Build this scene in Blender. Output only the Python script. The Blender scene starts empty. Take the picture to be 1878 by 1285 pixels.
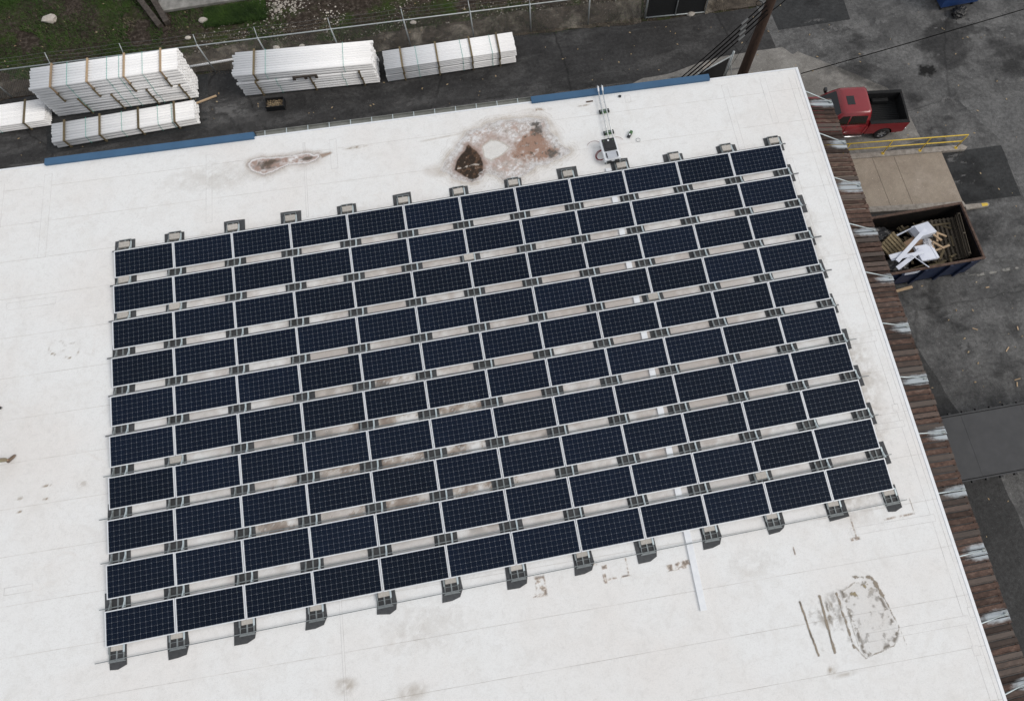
import bpy, bmesh, math, random
import numpy as np
from mathutils import Vector, Matrix, Quaternion

random.seed(7)
rng = np.random.default_rng(11)
scene = bpy.context.scene
col = scene.collection
R = math.radians

# ------------------------------------------------------------------ camera
cam_d = bpy.data.cameras.new('camera')
cam = bpy.data.objects.new('camera', cam_d)
col.objects.link(cam)
cam_d.sensor_fit = 'HORIZONTAL'
cam_d.sensor_width = 36.0
cam_d.lens = 36.0 * 1200.0 / 1878.0
cam_d.shift_x = -89.75 / 1878.0
cam_d.clip_start = 0.1
cam_d.clip_end = 2000.0
right = Vector((0.98208188, -0.1880742, 0.01196963))
down = Vector((-0.17556199, -0.93613636, -0.30467475))
fwd = Vector((0.06850667, 0.29711414, -0.95238124))
m = Matrix((right, -down, -fwd)).transposed().to_4x4()
m.translation = Vector((13.1052, -0.0604, 20.8153))
cam.matrix_world = m
scene.camera = cam

# ------------------------------------------------------------------ sky, sun, exposure
SUN_EL, SUN_AZ = R(40), R(112)          # azimuth clockwise from +Y (north)
world = bpy.data.worlds.new('World')
scene.world = world
world.use_nodes = True
wn, wl = world.node_tree.nodes, world.node_tree.links
wn.clear()
out = wn.new('ShaderNodeOutputWorld')
bg = wn.new('ShaderNodeBackground')
sky = wn.new('ShaderNodeTexSky')
sky.sky_type = 'NISHITA'
sky.sun_disc = False
sky.sun_elevation = SUN_EL
sky.sun_rotation = SUN_AZ
sky.air_density = 1.0
sky.dust_density = 5.0
bg.inputs['Strength'].default_value = 0.10
# an even cloud sheet over the clear sky
ctex = wn.new('ShaderNodeTexCoord')
cn = wn.new('ShaderNodeTexNoise')
cn.inputs['Scale'].default_value = 2.2
cn.inputs['Detail'].default_value = 5
cr = wn.new('ShaderNodeValToRGB')
cr.color_ramp.elements[0].position = 0.3
cr.color_ramp.elements[0].color = (5.5, 5.65, 5.85, 1)
cr.color_ramp.elements[1].position = 0.72
cr.color_ramp.elements[1].color = (8.0, 8.1, 8.2, 1)
mx = wn.new('ShaderNodeMixRGB')
mx.inputs[0].default_value = 0.72
wl.new(ctex.outputs['Generated'], cn.inputs['Vector'])
wl.new(cn.outputs['Fac'], cr.inputs[0])
wl.new(sky.outputs[0], mx.inputs[1])
wl.new(cr.outputs[0], mx.inputs[2])
wl.new(mx.outputs[0], bg.inputs['Color'])
wl.new(bg.outputs[0], out.inputs['Surface'])

sun_d = bpy.data.lights.new('sun', 'SUN')
sun_d.energy = 0.9
sun_d.angle = R(24)
sun_d.color = (1.0, 0.97, 0.92)
sun = bpy.data.objects.new('sun', sun_d)
col.objects.link(sun)
sd = Vector((math.cos(SUN_EL) * math.sin(SUN_AZ), math.cos(SUN_EL) * math.cos(SUN_AZ), math.sin(SUN_EL)))
sun.rotation_euler = sd.to_track_quat('Z', 'Y').to_euler()
sun.location = sd * 60

scene.view_settings.view_transform = 'Standard'
scene.view_settings.look = 'None'
scene.view_settings.exposure = 0.27
scene.view_settings.gamma = 1.0
scene.view_settings.use_curve_mapping = False

GZ = -5.0       # yard level; the roof surface is z = 0


# ------------------------------------------------------------------ material helpers
def new_mat(name):
    mt = bpy.data.materials.new(name)
    mt.use_nodes = True
    nt = mt.node_tree
    return mt, nt.nodes, nt.links, nt.nodes['Principled BSDF']


def mat(name, c, rough=0.6, metal=0.0, c2=None, scale=8.0, bump=0.0, spread=(0.35, 0.65), detail=6, rnd=0.0, spec=0.5,
        bscale=None, stretch=None):
    mt, n, l, b = new_mat(name)
    b.inputs['Roughness'].default_value = rough
    b.inputs['Metallic'].default_value = metal
    b.inputs['Specular IOR Level'].default_value = spec
    tc = n.new('ShaderNodeTexCoord')
    vec = tc.outputs['Object']
    if stretch:
        mp = n.new('ShaderNodeMapping')
        mp.inputs['Scale'].default_value = stretch
        l.new(vec, mp.inputs[0])
        vec = mp.outputs[0]
    colr = None
    if c2 is not None:
        nz = n.new('ShaderNodeTexNoise')
        nz.inputs['Scale'].default_value = scale
        nz.inputs['Detail'].default_value = detail
        nz.inputs['Roughness'].default_value = 0.65
        l.new(vec, nz.inputs['Vector'])
        rp = n.new('ShaderNodeValToRGB')
        rp.color_ramp.elements[0].position, rp.color_ramp.elements[1].position = spread
        rp.color_ramp.elements[0].color = (*c, 1)
        rp.color_ramp.elements[1].color = (*c2, 1)
        l.new(nz.outputs['Fac'], rp.inputs[0])
        colr = rp.outputs[0]
    if rnd:
        oi = n.new('ShaderNodeObjectInfo')
        mr = n.new('ShaderNodeMapRange')
        mr.inputs['To Min'].default_value = 1 - rnd
        mr.inputs['To Max'].default_value = 1 + rnd
        l.new(oi.outputs['Random'], mr.inputs['Value'])
        mu = n.new('ShaderNodeMixRGB')
        mu.blend_type = 'MULTIPLY'
        mu.inputs[0].default_value = 1
        if colr:
            l.new(colr, mu.inputs[1])
        else:
            mu.inputs[1].default_value = (*c, 1)
        l.new(mr.outputs[0], mu.inputs[2])
        colr = mu.outputs[0]
    if colr:
        l.new(colr, b.inputs['Base Color'])
    else:
        b.inputs['Base Color'].default_value = (*c, 1)
    if bump:
        nb = n.new('ShaderNodeTexNoise')
        nb.inputs['Scale'].default_value = bscale or scale * 4
        nb.inputs['Detail'].default_value = 8
        l.new(vec, nb.inputs['Vector'])
        bp = n.new('ShaderNodeBump')
        bp.inputs['Strength'].default_value = bump
        bp.inputs['Distance'].default_value = 0.02
        l.new(nb.outputs['Fac'], bp.inputs['Height'])
        l.new(bp.outputs[0], b.inputs['Normal'])
    return mt


def ground_mat(name, dark, light, worn, stretch=(0.35, 1.0, 1.0), crack=0.0, rough=0.85, fine=90.0, wear=(0.5, 0.75), mid=6.0, mc=0.38):
    """asphalt / concrete: fine aggregate speckle, mid blotches, long worn streaks, hairline cracks"""
    mt, n, l, b = new_mat(name)
    b.inputs['Roughness'].default_value = rough
    b.inputs['Specular IOR Level'].default_value = 0.3
    tc = n.new('ShaderNodeTexCoord')
    v = tc.outputs['Object']

    def noise(scale, detail=6, vec=v, rgh=0.6, dist=0.0):
        z = n.new('ShaderNodeTexNoise')
        z.inputs['Scale'].default_value = scale
        z.inputs['Detail'].default_value = detail
        z.inputs['Roughness'].default_value = rgh
        z.inputs['Distortion'].default_value = dist
        l.new(vec, z.inputs['Vector'])
        return z.outputs['Fac']

    def ramp(f, a, bb, ca=(0, 0, 0, 1), cb=(1, 1, 1, 1)):
        r = n.new('ShaderNodeValToRGB')
        r.color_ramp.elements[0].position, r.color_ramp.elements[1].position = a, bb
        r.color_ramp.elements[0].color, r.color_ramp.elements[1].color = ca, cb
        l.new(f, r.inputs[0])
        return r.outputs[0]

    def mix(f, a, bb, mode='MIX'):
        q = n.new('ShaderNodeMixRGB')
        q.blend_type = mode
        for i, s in enumerate((f, a, bb)):
            if isinstance(s, (int, float)):
                q.inputs[i].default_value = s if i == 0 else (s, s, s, 1)
            elif isinstance(s, tuple):
                q.inputs[i].default_value = (*s, 1)
            else:
                l.new(s, q.inputs[i])
        return q.outputs[0]
    base = mix(ramp(noise(0.9, 8), 0.36, 0.66), dark, light)
    mp = n.new('ShaderNodeMapping')
    mp.inputs['Scale'].default_value = stretch
    mp.inputs['Rotation'].default_value = (0, 0, R(3))
    l.new(v, mp.inputs[0])
    streak = ramp(noise(0.8, 9, mp.outputs[0], 0.7, 0.6), *wear)
    base = mix(streak, base, worn)
    md = ramp(noise(mid, 8, rgh=0.75), 0.34, 0.66, (1 - 1.0 * mc, 1 - 1.0 * mc, 1 - 1.0 * mc, 1), (1 + 1.1 * mc, 1 + 1.1 * mc, 1 + 1.1 * mc, 1))
    base = mix(1.0, base, md, 'MULTIPLY')
    sp = ramp(noise(fine, 3, rgh=0.9), 0.32, 0.70, (0.45, 0.45, 0.45, 1), (1.65, 1.65, 1.65, 1))
    base = mix(1.0, base, sp, 'MULTIPLY')
    pale = ramp(noise(17, 2), 0.70, 0.74)
    base = mix(pale, base, tuple(min(1, w * 1.9) for w in worn))
    if crack:
        vo = n.new('ShaderNodeTexVoronoi')
        vo.feature = 'DISTANCE_TO_EDGE'
        vo.inputs['Scale'].default_value = 0.16
        wv = n.new('ShaderNodeMixRGB')
        wv.inputs[0].default_value = 0.35
        nz = n.new('ShaderNodeTexNoise')
        nz.inputs['Scale'].default_value = 0.9
        nz.inputs['Detail'].default_value = 8
        l.new(v, nz.inputs['Vector'])
        l.new(v, wv.inputs[1])
        l.new(nz.outputs['Color'], wv.inputs[2])
        l.new(wv.outputs[0], vo.inputs['Vector'])
        ck = ramp(vo.outputs['Distance'], 0.0, 0.006, (crack, crack, crack, 1), (0, 0, 0, 1))
        base = mix(ck, base, tuple(d * 0.35 for d in dark))
    l.new(base, b.inputs['Base Color'])
    bp = n.new('ShaderNodeBump')
    bp.inputs['Strength'].default_value = 0.5
    bp.inputs['Distance'].default_value = 0.01
    l.new(noise(60, 4), bp.inputs['Height'])
    l.new(bp.outputs[0], b.inputs['Normal'])
    return mt


M = {}
M['cell'] = mat('cell', (0.0030, 0.0062, 0.0165), 0.4, c2=(0.0046, 0.0090, 0.0235), scale=0.7, rnd=0.3, spec=0.08)
M['backsheet'] = mat('backsheet', (0.50, 0.52, 0.55), 0.5)
M['aluminium'] = mat('aluminium', (0.72, 0.74, 0.77), 0.4, 0.2, c2=(0.79, 0.81, 0.83), scale=5)
M['galv'] = mat('galvanised', (0.19, 0.21, 0.215), 0.55, 0.25, c2=(0.27, 0.295, 0.30), scale=14, rnd=0.12)
M['rod_shaded'] = mat('rod_shaded', (0.13, 0.135, 0.14), 0.6, 0.2, c2=(0.18, 0.185, 0.19), scale=4)  # upper rods: shade behind the panel edge put into the colour
M['galv_pale'] = mat('galvanised_pale', (0.48, 0.55, 0.57), 0.45, 0.35, c2=(0.58, 0.65, 0.67), scale=14)
M['traybase'] = mat('tray_plastic', (0.028, 0.029, 0.031), 0.6, c2=(0.05, 0.051, 0.053), scale=12, rnd=0.2)
M['rubber'] = mat('rubber_pad', (0.046, 0.049, 0.053), 0.85, c2=(0.068, 0.071, 0.075), scale=9, bump=0.2, rnd=0.2)
M['block'] = mat('concrete_block', (0.40, 0.375, 0.34), 0.9, c2=(0.50, 0.47, 0.43), scale=22, bump=0.3, rnd=0.1)
M['white_metal'] = mat('white_metal', (0.72, 0.74, 0.77), 0.4, c2=(0.80, 0.82, 0.84), scale=6)
M['conduit'] = mat('conduit', (0.50, 0.52, 0.53), 0.35, 0.6, c2=(0.6, 0.62, 0.63), scale=20)
M['black_plastic'] = mat('black_plastic', (0.012, 0.013, 0.015), 0.35, c2=(0.02, 0.021, 0.024), scale=9)
M['grey_plastic'] = mat('grey_plastic', (0.42, 0.44, 0.48), 0.45, c2=(0.48, 0.5, 0.54), scale=5)
M['green_plastic'] = mat('green_plastic', (0.05, 0.12, 0.05), 0.5, c2=(0.08, 0.17, 0.07), scale=9)
M['red_wire'] = mat('red_wire', (0.22, 0.03, 0.03), 0.5, c2=(0.10, 0.02, 0.02), scale=20)
M['blue_paint'] = mat('blue_paint', (0.033, 0.098, 0.190), 0.5, c2=(0.042, 0.116, 0.220), scale=1.5, rnd=0.05)
M['gutter'] = mat('gutter_grey', (0.19, 0.195, 0.178), 0.6, 0.1, c2=(0.27, 0.275, 0.255), scale=3)
M['wall'] = mat('wall_block', (0.30, 0.31, 0.32), 0.85, c2=(0.37, 0.38, 0.39), scale=3, bump=0.2)
M['pvc'] = mat('pvc', (0.87, 0.87, 0.875), 0.35, c2=(0.89, 0.89, 0.895), scale=1.2, rnd=0.05)
M['pvc_in'] = M['pvc']
M['wood_new'] = mat('wood_new', (0.36, 0.25, 0.15), 0.8, c2=(0.46, 0.34, 0.22), scale=6, rnd=0.25, stretch=(1, 6, 6))
M['wood_old'] = mat('wood_old', (0.11, 0.085, 0.045), 0.85, c2=(0.20, 0.155, 0.09), scale=6, rnd=0.3, stretch=(1, 6, 6))
M['wood_dark'] = mat('wood_dark', (0.030, 0.024, 0.020), 0.95, c2=(0.085, 0.07, 0.06), scale=7, bump=0.6, rnd=0.2)
M['wood_grey'] = mat('wood_grey', (0.045, 0.036, 0.026), 0.9, c2=(0.10, 0.082, 0.06), scale=6, rnd=0.35, stretch=(1, 6, 6))
M['twine'] = mat('twine', (0.14, 0.42, 0.36), 0.8)
M['fence_steel'] = mat('fence_steel', (0.36, 0.39, 0.40), 0.45, 0.4, c2=(0.46, 0.49, 0.50), scale=8)
M['wire'] = mat('fence_wire', (0.13, 0.135, 0.135), 0.6, 0.3)
M['screen'] = mat('privacy_screen', (0.006, 0.007, 0.008), 0.9, c2=(0.012, 0.013, 0.014), scale=20)
M['pole'] = mat('pole_wood', (0.028, 0.015, 0.010), 0.85, c2=(0.062, 0.033, 0.021), scale=5, bump=0.5, stretch=(6, 6, 0.6))
M['cable'] = mat('cable_black', (0.006, 0.006, 0.006), 0.9, spec=0.05)
M['yellow'] = mat('yellow_paint', (0.62, 0.43, 0.05), 0.45, c2=(0.50, 0.34, 0.04), scale=7, spread=(0.45, 0.7))
M['red_paint'] = mat('red_paint', (0.20, 0.010, 0.016), 0.30, c2=(0.225, 0.013, 0.019), scale=1.5, spec=0.5)
_b = M['red_paint'].node_tree.nodes['Principled BSDF']
_b.inputs['Coat Weight'].default_value = 0.35
_b.inputs['Coat Roughness'].default_value = 0.08
M['glass_dark'] = mat('glass_dark', (0.008, 0.009, 0.010), 0.08)
M['tyre'] = mat('tyre', (0.010, 0.010, 0.011), 0.85, c2=(0.02, 0.02, 0.02), scale=30)
M['rim'] = mat('rim', (0.50, 0.51, 0.53), 0.3, 0.8)
M['liner'] = mat('bed_liner', (0.006, 0.0065, 0.007), 0.75, c2=(0.014, 0.0145, 0.015), scale=12, spec=0.25)
M['chrome'] = mat('chrome', (0.6, 0.61, 0.63), 0.2, 0.9)
M['tail_red'] = mat('tail_lens', (0.35, 0.02, 0.015), 0.2)
M['lamp_clear'] = mat('lamp_lens', (0.6, 0.6, 0.6), 0.15)
M['dump_blue'] = mat('dumpster_blue', (0.008, 0.016, 0.045), 0.45, c2=(0.015, 0.026, 0.065), scale=4)
M['bin_blue'] = mat('bin_blue', (0.012, 0.040, 0.14), 0.5, c2=(0.02, 0.055, 0.17), scale=4)
M['rust_edge'] = mat('rust_edge', (0.045, 0.024, 0.017), 0.85, c2=(0.12, 0.075, 0.055), scale=6, bump=0.3)
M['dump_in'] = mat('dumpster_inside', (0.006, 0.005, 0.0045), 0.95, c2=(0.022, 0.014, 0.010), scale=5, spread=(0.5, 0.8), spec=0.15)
M['board_white'] = mat('white_board', (0.62, 0.65, 0.74), 0.6, c2=(0.70, 0.73, 0.80), scale=3)
M['bag_black'] = mat('bag_black', (0.006, 0.006, 0.007), 0.45, c2=(0.012, 0.012, 0.013), scale=12, bump=0.25, bscale=5)
M['bag_clear'] = mat('wrap_film', (0.42, 0.42, 0.44), 0.3, c2=(0.55, 0.55, 0.57), scale=9, bump=0.8, bscale=14)
M['cardboard'] = mat('cardboard', (0.20, 0.125, 0.075), 0.9, c2=(0.26, 0.17, 0.11), scale=4)
M['kerb'] = mat('kerb_concrete', (0.20, 0.175, 0.15), 0.9, c2=(0.34, 0.31, 0.275), scale=5, bump=0.4)
M['stone_pale'] = mat('stone_pale', (0.42, 0.38, 0.33), 0.9, c2=(0.55, 0.51, 0.46), scale=9, bump=0.4, rnd=0.3)
M['leaf_dry'] = mat('leaf_dry', (0.24, 0.16, 0.08), 0.9, c2=(0.42, 0.34, 0.22), scale=5)
M['grass'] = mat('grass', (0.022, 0.052, 0.008), 0.9, c2=(0.055, 0.11, 0.017), scale=1.2)
M['grass_dry'] = mat('grass_dry', (0.16, 0.13, 0.085), 0.9, c2=(0.25, 0.215, 0.15), scale=1.2)
M['slab_old'] = mat('slab_old', (0.15, 0.145, 0.135), 0.9, c2=(0.30, 0.29, 0.27), scale=2.5, bump=0.3)
M['deck_grey'] = mat('deck_grey', (0.044, 0.045, 0.048), 0.8, c2=(0.060, 0.061, 0.064), scale=2.5, spread=(0.3, 0.7))
M['deck_steel'] = mat('deck_steel', (0.020, 0.021, 0.023), 0.6, 0.3)
M['khaki'] = mat('khaki_cloth', (0.20, 0.17, 0.115), 0.9, c2=(0.25, 0.215, 0.15), scale=9)
M['shoe_brown'] = mat('shoe_brown', (0.13, 0.09, 0.06), 0.7, c2=(0.18, 0.13, 0.09), scale=12)
M['shoe_black'] = mat('shoe_black', (0.012, 0.012, 0.013), 0.6)
M['sole'] = mat('shoe_sole', (0.30, 0.29, 0.28), 0.8)
M['skin'] = mat('skin', (0.42, 0.25, 0.18), 0.55)
M['shirt'] = mat('shirt_cloth', (0.10, 0.12, 0.15), 0.9, c2=(0.13, 0.15, 0.18), scale=9)
M['hair'] = mat('hair', (0.03, 0.02, 0.014), 0.7)
M['seam_dirt'] = mat('seam_dirt', (0.45, 0.44, 0.43), 0.9, c2=(0.68, 0.67, 0.66), scale=1.5)
M['seam_gap'] = mat('seam_gap', (0.48, 0.46, 0.43), 0.9, c2=(0.78, 0.77, 0.75), scale=0.9)

M['asphalt'] = ground_mat('asphalt', (0.0235, 0.0228, 0.0228), (0.044, 0.043, 0.043), (0.098, 0.096, 0.094), crack=0.7, wear=(0.50, 0.78), fine=55)
M['asphalt_mid'] = ground_mat('asphalt_mid', (0.034, 0.034, 0.034), (0.046, 0.046, 0.046), (0.06, 0.06, 0.06), stretch=(0.6, 0.8, 1), fine=55)
M['asphalt_yard'] = ground_mat('asphalt_yard', (0.052, 0.052, 0.052), (0.100, 0.099, 0.098), (0.165, 0.163, 0.16), stretch=(0.6, 0.8, 1), crack=0.5, wear=(0.46, 0.74), fine=55)
M['asphalt_dark'] = ground_mat('asphalt_dark', (0.023, 0.024, 0.025), (0.031, 0.032, 0.033), (0.044, 0.045, 0.046), stretch=(0.6, 0.8, 1))
M['asphalt_grey'] = ground_mat('asphalt_grey', (0.085, 0.085, 0.085), (0.115, 0.114, 0.113), (0.15, 0.149, 0.147), stretch=(0.8, 0.8, 1))
M['old_concrete'] = ground_mat('old_concrete', (0.15, 0.142, 0.13), (0.215, 0.205, 0.19), (0.28, 0.27, 0.25), stretch=(0.8, 0.8, 1), mc=0.2)
M['slab_tan'] = ground_mat('slab_tan', (0.25, 0.207, 0.165), (0.31, 0.262, 0.21), (0.34, 0.29, 0.24), stretch=(0.8, 0.8, 1), rough=0.9, mc=0.10)
M['gravel_dirt'] = ground_mat('gravel_dirt', (0.030, 0.023, 0.017), (0.078, 0.064, 0.050), (0.21, 0.185, 0.15), stretch=(0.9, 0.9, 1), fine=22, wear=(0.50, 0.70), mid=3.5, mc=0.55)


def roof_material():
    mt, n, l, b = new_mat('roof_membrane')
    b.inputs['Roughness'].default_value = 0.75
    b.inputs['Specular IOR Level'].default_value = 0.2
    tc = n.new('ShaderNodeTexCoord')
    v = tc.outputs['Object']

    def noise(scale, detail=6, rgh=0.6, dist=0.0):
        z = n.new('ShaderNodeTexNoise')
        z.inputs['Scale'].default_value = scale
        z.inputs['Detail'].default_value = detail
        z.inputs['Roughness'].default_value = rgh
        z.inputs['Distortion'].default_value = dist
        l.new(v, z.inputs['Vector'])
        return z.outputs['Fac']

    def layer(prev, fac, a, bb, c, amount):
        r = n.new('ShaderNodeMapRange')
        r.inputs['From Min'].default_value = a
        r.inputs['From Max'].default_value = bb
        r.inputs['To Max'].default_value = amount
        l.new(fac, r.inputs['Value'])
        q = n.new('ShaderNodeMixRGB')
        l.new(r.outputs[0], q.inputs[0])
        if isinstance(prev, tuple):
            q.inputs[1].default_value = (*prev, 1)
        else:
            l.new(prev, q.inputs[1])
        q.inputs[2].default_value = (*c, 1)
        return q.outputs[0]
    c = layer((0.80, 0.805, 0.80), noise(0.22, 4), 0.42, 0.62, (0.775, 0.75, 0.725), 0.8)
    c = layer(c, noise(1.3, 9, 0.72, 0.8), 0.50, 0.74, (0.66, 0.64, 0.61), 0.5)
    c = layer(c, noise(0.6, 10, 0.75, 1.5), 0.60, 0.78, (0.60, 0.52, 0.45), 0.35)
    c = layer(c, noise(3.2, 10, 0.8, 0.5), 0.50, 0.70, (0.60, 0.585, 0.565), 0.45)
    c = layer(c, noise(11, 6, 0.85), 0.50, 0.72, (0.55, 0.545, 0.535), 0.45)
    c = layer(c, noise(40, 3, 0.8), 0.50, 0.80, (0.48, 0.475, 0.46), 0.65)
    l.new(c, b.inputs['Base Color'])
    bp = n.new('ShaderNodeBump')
    bp.inputs['Strength'].default_value = 0.25
    bp.inputs['Distance'].default_value = 0.01
    l.new(noise(3.0, 6), bp.inputs['Height'])
    l.new(bp.outputs[0], b.inputs['Normal'])
    return mt


M['roof'] = roof_material()


def attr_material(name, rough=0.9, alpha=True):
    mt, n, l, b = new_mat(name)
    b.inputs['Roughness'].default_value = rough
    b.inputs['Specular IOR Level'].default_value = 0.2
    a = n.new('ShaderNodeAttribute')
    a.attribute_name = 'tint'
    l.new(a.outputs['Color'], b.inputs['Base Color'])
    if alpha:
        l.new(a.outputs['Alpha'], b.inputs['Alpha'])
    return mt


M['stain'] = attr_material('roof_stain')


def pane_material():
    mt = bpy.data.materials.new('panel_glass')
    mt.use_nodes = True
    n, l = mt.node_tree.nodes, mt.node_tree.links
    n.clear()
    o = n.new('ShaderNodeOutputMaterial')
    t = n.new('ShaderNodeBsdfTransparent')
    g = n.new('ShaderNodeBsdfGlossy')
    g.inputs['Roughness'].default_value = 0.06
    g.inputs['Color'].default_value = (0.42, 0.66, 1.0, 1)
    f = n.new('ShaderNodeFresnel')
    f.inputs['IOR'].default_value = 1.26
    x = n.new('ShaderNodeMixShader')
    l.new(f.outputs[0], x.inputs[0])
    l.new(t.outputs[0], x.inputs[1])
    l.new(g.outputs[0], x.inputs[2])
    l.new(x.outputs[0], o.inputs['Surface'])
    return mt


M['pane'] = pane_material()


def rust_material():
    """canopy pans: rust with pale zinc left where the attribute says so"""
    mt, n, l, b = new_mat('rusted_pan')
    b.inputs['Roughness'].default_value = 0.8
    b.inputs['Specular IOR Level'].default_value = 0.3
    tc = n.new('ShaderNodeTexCoord')
    mp = n.new('ShaderNodeMapping')
    mp.inputs['Scale'].default_value = (1.6, 3.0, 1.0)
    l.new(tc.outputs['Object'], mp.inputs[0])
    oi = n.new('ShaderNodeObjectInfo')
    ad = n.new('ShaderNodeVectorMath')
    ad.operation = 'ADD'
    cx = n.new('ShaderNodeCombineXYZ')
    ml = n.new('ShaderNodeMath')
    ml.operation = 'MULTIPLY'
    ml.inputs[1].default_value = 40
    l.new(oi.outputs['Random'], ml.inputs[0])
    l.new(ml.outputs[0], cx.inputs[2])
    l.new(mp.outputs[0], ad.inputs[0])
    l.new(cx.outputs[0], ad.inputs[1])
    nz = n.new('ShaderNodeTexNoise')
    nz.inputs['Scale'].default_value = 2.5
    nz.inputs['Detail'].default_value = 9
    nz.inputs['Roughness'].default_value = 0.7
    l.new(ad.outputs[0], nz.inputs['Vector'])
    rp = n.new('ShaderNodeValToRGB')
    e = rp.color_ramp.elements
    e[0].position, e[0].color = 0.30, (0.026, 0.017, 0.014, 1)
    e[1].position, e[1].color = 0.78, (0.17, 0.145, 0.13, 1)
    k = e.new(0.46)
    k.color = (0.050, 0.029, 0.022, 1)
    k = e.new(0.60)
    k.color = (0.082, 0.050, 0.038, 1)
    l.new(nz.outputs['Fac'], rp.inputs[0])
    mr = n.new('ShaderNodeMapRange')
    mr.inputs['To Min'].default_value = 0.45
    mr.inputs['To Max'].default_value = 1.7
    l.new(oi.outputs['Random'], mr.inputs['Value'])
    mu = n.new('ShaderNodeMixRGB')
    mu.blend_type = 'MULTIPLY'
    mu.inputs[0].default_value = 1
    l.new(rp.outputs[0], mu.inputs[1])
    l.new(mr.outputs[0], mu.inputs[2])
    fr_ = n.new('ShaderNodeMath')
    fr_.operation = 'MULTIPLY'
    fr_.inputs[1].default_value = 7.31
    l.new(oi.outputs['Random'], fr_.inputs[0])
    fc_ = n.new('ShaderNodeMath')
    fc_.operation = 'FRACT'
    l.new(fr_.outputs[0], fc_.inputs[0])
    gm = n.new('ShaderNodeMapRange')
    gm.inputs['From Min'].default_value = 0.55
    gm.inputs['To Max'].default_value = 0.75
    l.new(fc_.outputs[0], gm.inputs['Value'])
    gx = n.new('ShaderNodeMixRGB')
    gx.inputs[2].default_value = (0.115, 0.10, 0.09, 1)
    l.new(gm.outputs[0], gx.inputs[0])
    l.new(mu.outputs[0], gx.inputs[1])
    mu = gx
    at = n.new('ShaderNodeAttribute')
    at.attribute_name = 'zinc'
    sb = n.new('ShaderNodeMath')
    sb.operation = 'ADD'
    l.new(at.outputs['Fac'], sb.inputs[0])
    n2 = n.new('ShaderNodeMapRange')
    n2.inputs['From Min'].default_value = 0.3
    n2.inputs['From Max'].default_value = 0.7
    n2.inputs['To Min'].default_value = -0.22
    n2.inputs['To Max'].default_value = 0.16
    l.new(nz.outputs['Fac'], n2.inputs['Value'])
    l.new(n2.outputs[0], sb.inputs[1])
    sm = n.new('ShaderNodeMapRange')
    sm.interpolation_type = 'SMOOTHSTEP'
    sm.inputs['From Min'].default_value = 0.28
    sm.inputs['From Max'].default_value = 0.85
    l.new(sb.outputs[0], sm.inputs['Value'])
    fx = n.new('ShaderNodeMixRGB')
    l.new(sm.outputs[0], fx.inputs[0])
    l.new(mu.outputs[0], fx.inputs[1])
    fx.inputs[2].default_value = (0.40, 0.44, 0.47, 1)
    l.new(fx.outputs[0], b.inputs['Base Color'])
    return mt


M['rust'] = rust_material()


def dirt_material():
    mt, n, l, b = new_mat('dirt_and_moss')
    b.inputs['Roughness'].default_value = 0.95
    b.inputs['Specular IOR Level'].default_value = 0.1
    tc = n.new('ShaderNodeTexCoord')
    v = tc.outputs['Object']

    def noise(s, d=8, r=0.65):
        z = n.new('ShaderNodeTexNoise')
        z.inputs['Scale'].default_value = s
        z.inputs['Detail'].default_value = d
        z.inputs['Roughness'].default_value = r
        l.new(v, z.inputs['Vector'])
        return z.outputs['Fac']

    def ramp(f, *st):
        r = n.new('ShaderNodeValToRGB')
        e = r.color_ramp.elements
        e[0].position, e[0].color = st[0][0], (*st[0][1], 1)
        e[1].position, e[1].color = st[-1][0], (*st[-1][1], 1)
        for p, c in st[1:-1]:
            k = e.new(p)
            k.color = (*c, 1)
        l.new(f, r.inputs[0])
        return r.outputs[0]
    soil = ramp(noise(5, 12, .8), (0.34, (0.016, 0.012, 0.010)), (0.50, (0.040, 0.031, 0.024)), (0.66, (0.12, 0.10, 0.085)))
    moss = ramp(noise(9), (0.3, (0.014, 0.028, 0.006)), (0.7, (0.050, 0.085, 0.014)))
    f = ramp(noise(0.55, 12, 0.75), (0.50, (0, 0, 0)), (0.64, (1, 1, 1)))
    q = n.new('ShaderNodeMixRGB')
    l.new(f, q.inputs[0])
    l.new(soil, q.inputs[1])
    l.new(moss, q.inputs[2])
    l.new(q.outputs[0], b.inputs['Base Color'])
    bp = n.new('ShaderNodeBump')
    bp.inputs['Strength'].default_value = 0.9
    bp.inputs['Distance'].default_value = 0.05
    l.new(noise(14), bp.inputs['Height'])
    l.new(bp.outputs[0], b.inputs['Normal'])
    return mt


M['dirt'] = dirt_material()


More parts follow.
